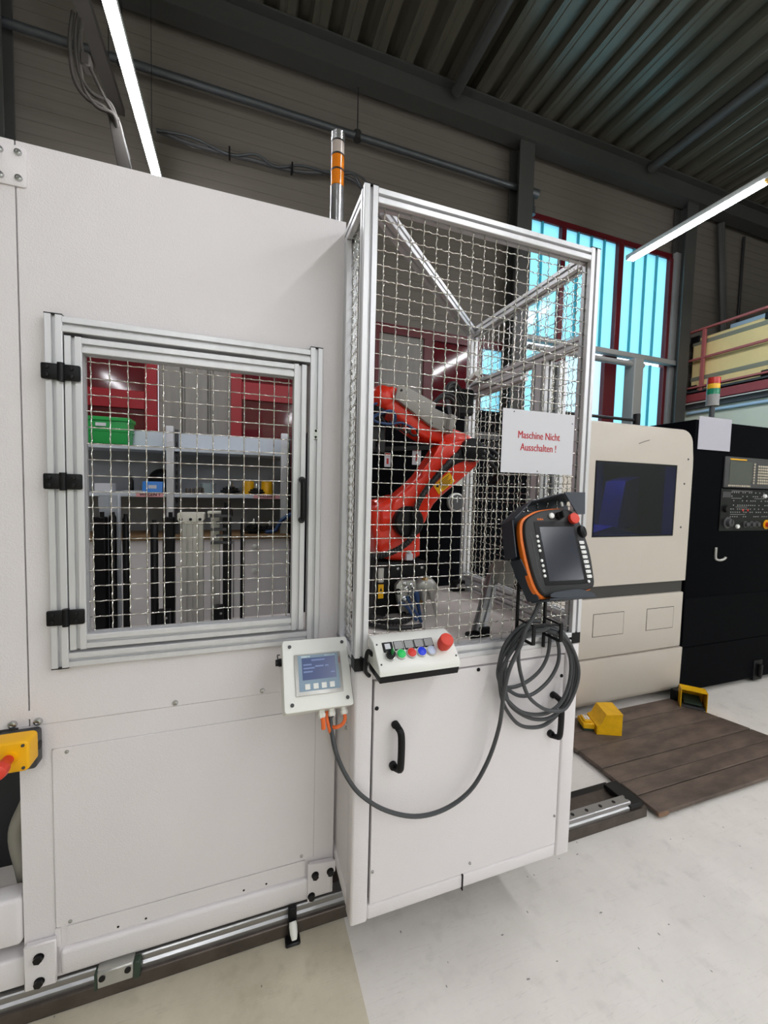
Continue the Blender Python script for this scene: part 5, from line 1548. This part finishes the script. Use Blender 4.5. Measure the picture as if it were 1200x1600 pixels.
lt.color = (0.75, 0.8, 1.0)
lt.shape = 'RECTANGLE'
lt.size, lt.size_y = 0.4, 0.06
lo = bpy.data.objects.new('cavity_fill_light', lt)
COL.objects.link(lo)
lo.location = (2.65, YM + 0.45, 1.85)
MB().box(3.16, 5.2, YM, 3.7, 0.40, 2.118, 0.012, 2).build('control_wing', 'navy', mc)
MB().box(3.17, 5.2, YM + 0.004, 3.7, 0.04, 0.396, 0.008).build('lower_panel', 'navy', mc)
MB().box(3.162, 5.2, YM - 0.006, YM + 0.02, 0.40, 0.78, 0.004).build('front_panel', 'navy', mc)
# cream sliding door with rounded shoulder
def arc(cx, cz, r, a0, a1, n=6):
    return [(cx + r * math.cos(math.radians(a0 + (a1 - a0) * k / n)), cz + r * math.sin(math.radians(a0 + (a1 - a0) * k / n))) for k in range(n + 1)]
DX0, DX1 = 1.72, 3.155
dw = MB()
outer = [(DX0, 0.92), (DX1, 0.92)] + arc(DX1 - 0.11, 2.035 - 0.11, 0.11, 0, 90) + [(DX0, 2.035)]
XO0, XO1, ZO0, ZO1 = 2.226, 2.986, 1.262, 1.768
for qx0, qx1, qz0, qz1 in ((DX0, XO0, 0.92, ZO1), (XO1, DX1, 0.92, ZO1), (XO0, XO1, 0.92, ZO0)):
    dw.box(qx0, qx1, YM - 0.002, YM + 0.08, qz0, qz1)
dw.prism([(DX0, ZO1), (DX1, ZO1)] + arc(DX1 - 0.11, 2.035 - 0.11, 0.11, 0, 90) + [(DX0, 2.035)], 'Y', YM - 0.002, YM + 0.08)
edg = [e for e in dw.bm.edges if all(v.co.y < YM for v in e.verts) and all(v.co.z > ZO1 + 0.01 for v in e.verts) and max(v.co.z for v in e.verts) > 1.9]
bmesh.ops.bevel(dw.bm, geom=edg, offset=0.025, segments=4, affect='EDGES', profile=0.5, clamp_overlap=True)
dd = dw.build('sliding_door', 'cncw', mc)
wf = MB()
for qx0, qx1, qz0, qz1 in ((2.222, 2.232, 1.258, 1.772), (2.980, 2.990, 1.258, 1.772), (2.232, 2.980, 1.258, 1.268), (2.232, 2.980, 1.762, 1.772)):
    wf.box(qx0, qx1, YM - 0.004, YM - 0.001, qz0, qz1)
wf.build('window_seal', 'black', dd, smooth=False)
MB().box(2.231, 2.981, YM - 0.0055, YM - 0.0035, 1.267, 1.762).build('window_glass', 'glassd', dd, smooth=False)
for x, z in ((3.075, 1.64), (3.068, 1.32), (3.10, 1.82)):
    MB().cyl((x, YM - 0.002, z), (x, YM - 0.005, z), 0.007, 10).build('door_screw', 'bezel', dd)
MB().tube([(2.60, YM - 0.0025, 1.905), (2.66, YM - 0.003, 1.925), (2.70, YM - 0.0025, 1.935)], 0.0022, 5).build('scratch', 'bezel', dd)
MB().box(DX0, 3.14, YM + 0.012, YM + 0.08, 0.835, 0.918).build('dark_band', 'cncdark', mc, smooth=False)
sk = MB().box(DX0, 3.145, YM - 0.004, YM + 0.08, 0.418, 0.833, 0.008, 2).build('apron_panel', 'cncw', mc)
MB().prism([(YM - 0.012, 0.410), (YM - 0.008, 0.12), (YM + 0.005, 0.085), (YM + 0.04, 0.06), (YM + 0.10, 0.06), (YM + 0.10, 0.410)], 'X', DX0, 3.165, 0.008, 2).build('skirt_panel', 'cncw', mc)
for x0, x1 in ((2.272, 2.555), (2.774, 3.051)):
    q = MB().box(x0, x1, YM - 0.0046, YM - 0.003, 0.568, 0.730).build('hatch_gap', 'cncdark', sk, smooth=False)
    MB().box(x0 + 0.004, x1 - 0.004, YM - 0.0065, YM - 0.003, 0.572, 0.726, 0.001).build('hatch', 'cncw', sk)
MB().tube(smooth_path([(1.80, YM + 0.10, 2.085), (2.66, YM + 0.10, 2.085)], 2), 0.011, 8).cyl((2.69, YM + 0.10, 2.02), (2.69, YM + 0.10, 2.13), 0.024, 12).cyl((1.85, YM + 0.10, 2.02), (1.85, YM + 0.10, 2.13), 0.024, 12).build('top_rail', 'blackm', mc)
# warning plates, gauge on the left wing
for x, z, w, h in ((0.762, 1.708, 0.036, 0.078), (0.935, 1.738, 0.052, 0.10)):
    q = MB().box(x - w / 2, x + w / 2, YM + 0.017, YM + 0.021, z - h / 2, z + h / 2).build('warning_plate', 'paper', mc, smooth=False)
    MB().box(x - w / 2 + 0.004, x + w / 2 - 0.004, YM + 0.016, YM + 0.0175, z + h * 0.28, z + h * 0.46).box(x - 0.006, x + 0.006, YM + 0.016, YM + 0.0175, z - h * 0.3, z + h * 0.1).build('warning_print', 'redink', q, smooth=False)
q = MB().lathe([(0.055, 0), (0.055, 0.02), (0.048, 0.025)], (1.19, YM + 0.02, 1.48), (0, -1, 0), 24).build('gauge_rim', 'sandg', mc)
MB().lathe([(0.046, 0), (0.046, 0.002)], (1.19, YM - 0.0045, 1.48), (0, -1, 0), 24).build('gauge_dial', 'bezel', q)
MB().box(1.188, 1.192, YM - 0.0085, YM - 0.0065, 1.48, 1.515).build('gauge_needle', 'padk', q, smooth=False)
MB().box(1.13, 1.26, YM + 0.012, YM + 0.02, 1.58, 1.63).build('name_plate', 'sandg', mc, smooth=False)
MB().prism([(0.62, 1.74), (1.9, 1.86), (1.9, 1.885), (0.62, 1.765)], 'Y', YM + 0.0, YM + 0.02).build('sloped_ledge', 'black', mc)
for x in (1.25, 1.55):
    MB().box(x, x + 0.22, YM + 0.012, YM + 0.022, 1.86, 1.90).build('vent_slat', 'bezel', mc, smooth=False)
# control desk
cp_ = MB().box(3.496, 4.32, YM - 0.014, YM, 1.625, 1.862, 0.004).build('control_unit', 'bezel', mc)
sc = MB().box(3.548, 3.815, YM - 0.0155, YM - 0.013, 1.655, 1.828).build('display', 'scrg', cp_, smooth=False)
MB().box(3.546, 3.74, YM - 0.0160, YM - 0.013, 1.838, 1.848).build('maker_strip', 'yellow', cp_, smooth=False)
ky = MB()
for k in range(12):
    ky.box(3.538 + k * 0.0225, 3.553 + k * 0.0225, YM - 0.0185, YM - 0.013, 1.634, 1.646)
for k in range(8):
    ky.box(3.832, 3.848, YM - 0.0185, YM - 0.013, 1.66 + k * 0.021, 1.674 + k * 0.021)
for r_ in range(7):
    for c_ in range(6):
        ky.box(3.885 + c_ * 0.026, 3.904 + c_ * 0.026, YM - 0.0185, YM - 0.013, 1.66 + r_ * 0.022, 1.675 + r_ * 0.022)
        ky.box(4.06 + c_ * 0.026, 4.079 + c_ * 0.026, YM - 0.0185, YM - 0.013, 1.66 + r_ * 0.022, 1.675 + r_ * 0.022)
stuff(ky.build('keyboard', 'key', cp_, smooth=False))
op = MB().box(3.484, 4.32, YM - 0.008, YM, 1.286, 1.615, 0.003).build('button_panel', 'black', mc)
tk = MB()
rr_ = random.Random(3)
for zz in (1.585, 1.555, 1.52, 1.485, 1.455, 1.43, 1.395):
    x_ = 3.60
    while x_ < 4.28:
        if rr_.random() < 0.62:
            tk.box(x_, x_ + 0.010, YM - 0.0095, YM - 0.0075, zz, zz + 0.008)
        x_ += 0.026
stuff(tk.build('small_keys', 'plate', op, smooth=False))
for x0, x1, z in ((3.60, 3.85, 1.598), (3.60, 3.72, 1.542), (3.88, 4.0, 1.542), (3.66, 3.80, 1.474), (3.6, 3.78, 1.415)):
    MB().box(x0, x1, YM - 0.009, YM - 0.0075, z, z + 0.003).build('caption_line', 'plate', op, smooth=False)
for x, z in ((3.74, 1.442), (3.80, 1.442)):
    MB().box(x, x + 0.016, YM - 0.012, YM - 0.0075, z, z + 0.016, 0.002).build('red_key', 'redbtn', op)
MB().box(3.496, 3.59, YM - 0.0105, YM - 0.0075, 1.548, 1.592).build('counter_display', 'bezel', op, smooth=False)
MB().lathe([(0.046, 0), (0.046, 0.004), (0.032, 0.008), (0.030, 0.03), (0.026, 0.033)], (3.575, YM - 0.008, 1.352), (0, -1, 0), 24).box(3.572, 3.578, YM - 0.046, YM - 0.04, 1.345, 1.38).build('rotary_dial', 'bezel', op)
MB().lathe([(0.03, 0), (0.026, 0.02)], (3.54, YM - 0.008, 1.46), (0, -1, 0), 20).build('rotary_dial', 'black', op)
for k, x in enumerate((3.79, 3.865, 3.93)):
    MB().lathe([(0.026, 0), (0.026, 0.004), (0.018, 0.006), (0.017, 0.022)], (x, YM - 0.008, 1.338), (0, -1, 0), 20).build('selector_knob', 'bezel', op)
for x, z in ((3.69, 1.322), (4.00, 1.565)):
    MB().lathe([(0.016, 0), (0.016, 0.012), (0.012, 0.016), (0.0001, 0.017)], (x, YM - 0.008, z), (0, -1, 0), 18).build('white_button', 'padk', op)
q = MB().lathe([(0.038, 0), (0.038, 0.004)], (4.055, YM - 0.008, 1.335), (0, -1, 0), 24).build('stop_collar', 'yellow', op)
MB().lathe([(0.018, 0.003), (0.018, 0.014), (0.028, 0.02), (0.028, 0.034), (0.02, 0.04), (0.0001, 0.041)], (4.055, YM - 0.008, 1.335), (0, -1, 0), 24).build('stop_button', 'redestop', q)
hkp = smooth_path([(3.47, YM - 0.004, 1.155), (3.47, YM - 0.006, 1.09), (3.472, YM - 0.012, 1.068), (3.49, YM - 0.03, 1.064), (3.515, YM - 0.04, 1.075), (3.525, YM - 0.045, 1.09)], 4)
MB().box(3.462, 3.488, YM - 0.006, YM - 0.001, 1.075, 1.16, 0.002).tube(hkp, 0.009, 8).build('coat_hook', 'sandg', mc)
hb_ = MB().box(4.06, 4.17, YM - 0.002, YM + 0.03, 0.02, 0.19, 0.004).build('handle_recess', 'black', mc)
MB().box(4.10, 4.13, YM - 0.030, YM - 0.002, 0.05, 0.16, 0.008, 2).build('handle_grip', 'blackm', mc)
# paper stuck on the corner of the control wing
t = MB().box(3.185, 3.545, YM - 0.006, YM - 0.004, 1.90, 2.142).build('paper_sheet', 'paperl', smooth=False)
tag(t, 'blank white paper sheet taped on the top corner of the navy machine wing', 'paper')
# signal lamp on the machine
t = thing('stack_light', 'red yellow green stack light on the navy machine top behind the paper sheet', 'signal lamp', (3.41, 2.14, 2.118))
lx, ly = 3.415, 2.16
MB().lathe([(0.05, 0), (0.05, 0.02), (0.018, 0.03), (0.018, 0.13)], (lx, ly, 2.118), (0, 0, 1), 16).build('foot', 'pipe', t)
MB().lathe([(0.042, 0), (0.042, 0.085)], (lx, ly, 2.245), (0, 0, 1), 20).build('socket_body', 'plate', t)
for z0, z1, m, nm in ((2.330, 2.372, 'lensg', 'green_lens'), (2.374, 2.410, 'lensa', 'yellow_lens'), (2.412, 2.458, 'lensr', 'red_lens')):
    MB().lathe([(0.042, 0), (0.042, z1 - z0)], (lx, ly, z0), (0, 0, 1), 20).build(nm, m, t)

# ================================================================== PLATFORM, PEDALS, BLOCK
pl = thing('wooden_platform', 'worn dark wooden plank platform in front of the lathe machine', 'platform', (2.5, 1.7, 0))
ys = [1.302, 1.42, 1.515, 1.63, 1.79, 1.94, 2.075]
rx = lambda y: 3.27 - 0.31 * (y - 1.30)
lx_ = lambda y: 1.893 - 0.015 * (y - 1.3)
for k in range(6):
    a, b_ = ys[k] + 0.0025, ys[k + 1] - 0.0025
    dz = (0.0, 0.001, -0.0005, 0.0015, 0.0, 0.001)[k]
    pk = MB().prism([(lx_(a) + 0.003 * (k % 2), a), (rx(a), a), (rx(b_), b_), (lx_(b_) + 0.003 * (k % 2), b_)], 'Z', 0.016, 0.037 + dz, 0.002, 1).build('plank', 'wood', pl)
for x in (1.99, 2.55, 3.0):
    MB().box(x - 0.04, x + 0.04, 1.36, 2.06, 0.0, 0.0158).build('batten', 'blackm', pl, smooth=False)
MB().prism([(1.884, 1.300), (1.93, 1.296), (1.955, 1.3), (1.90, 1.33)], 'Z', 0.018, 0.036, 0.002).build('splintered_corner', 'woodcut', pl)


def pedal(loc, rz, lb, nm='foot_pedal'):
    """Foot switch under a yellow hood; opens toward local -Y."""
    t = thing(nm, lb, 'foot pedal', (0, 0, 0), 'yellow foot pedals on the platform')
    w = 0.077
    side = [(-0.085, 0.0), (0.065, 0.0), (0.065, 0.052), (0.040, 0.066), (0.012, 0.128), (-0.085, 0.136)]
    for sx in (-w, w - 0.005):
        MB().prism(side, 'X', sx, sx + 0.005, 0.001, 1).build('hood_side', 'yellowp', t)
    MB().prism([(-0.087, 0.131), (-0.087, 0.138), (0.013, 0.131), (0.012, 0.124)], 'X', -w, w, 0.001, 1).build('hood_top', 'yellowp', t)
    MB().prism([(0.008, 0.126), (0.013, 0.131), (0.042, 0.068), (0.068, 0.054), (0.064, 0.048), (0.037, 0.063)], 'X', -w, w, 0.001, 1).build('hood_slope', 'yellowp', t)
    MB().box(-w, w, 0.060, 0.066, 0.0, 0.052).build('hood_rear', 'yellowp', t)
    MB().box(-w + 0.006, w - 0.006, -0.07, 0.059, 0.0, 0.012, 0.002).build('base_plate', 'bezel', t)
    MB().prism([(-0.06, 0.028), (0.05, 0.045), (0.05, 0.055), (-0.06, 0.040)], 'X', -0.052, 0.052, 0.003).build('tread', 'darkgreen', t)
    MB().box(-0.05, 0.05, -0.02, 0.058, 0.012, 0.032, 0.003).build('switch_body', 'bezel', t)
    MB().box(-0.05, 0.05, 0.066, 0.138, 0.016, 0.050, 0.004).box(-0.035, 0.035, 0.085, 0.128, 0.050, 0.064, 0.003).build('junction_nose', 'yellowp', t)
    MB().box(-0.045, 0.045, 0.070, 0.136, 0.0, 0.016, 0.002).build('nose_foot', 'darkgreen', t)
    for yy in (0.094, 0.112):
        MB().box(-0.022, 0.022, yy - 0.006, yy + 0.006, 0.064, 0.067).build('nose_slot', 'paper', t)
    t.location = loc
    t.rotation_euler = (0, 0, rz)
    return t


pedal((2.215, 1.925, 0.038), 1.15, 'yellow hooded foot pedal at the end of the platform beside the white cage')
pedal((3.10, 1.96, 0.038), -0.84, 'yellow foot pedal with its open mouth showing, on the platform corner under the navy wing')
tag(MB().box(3.05, 3.17, 2.03, 2.085, 0.0, 0.11, 0.008).build('stop_block', 'black'), 'small black block on the floor between cream skirt and the open pedal', 'block')
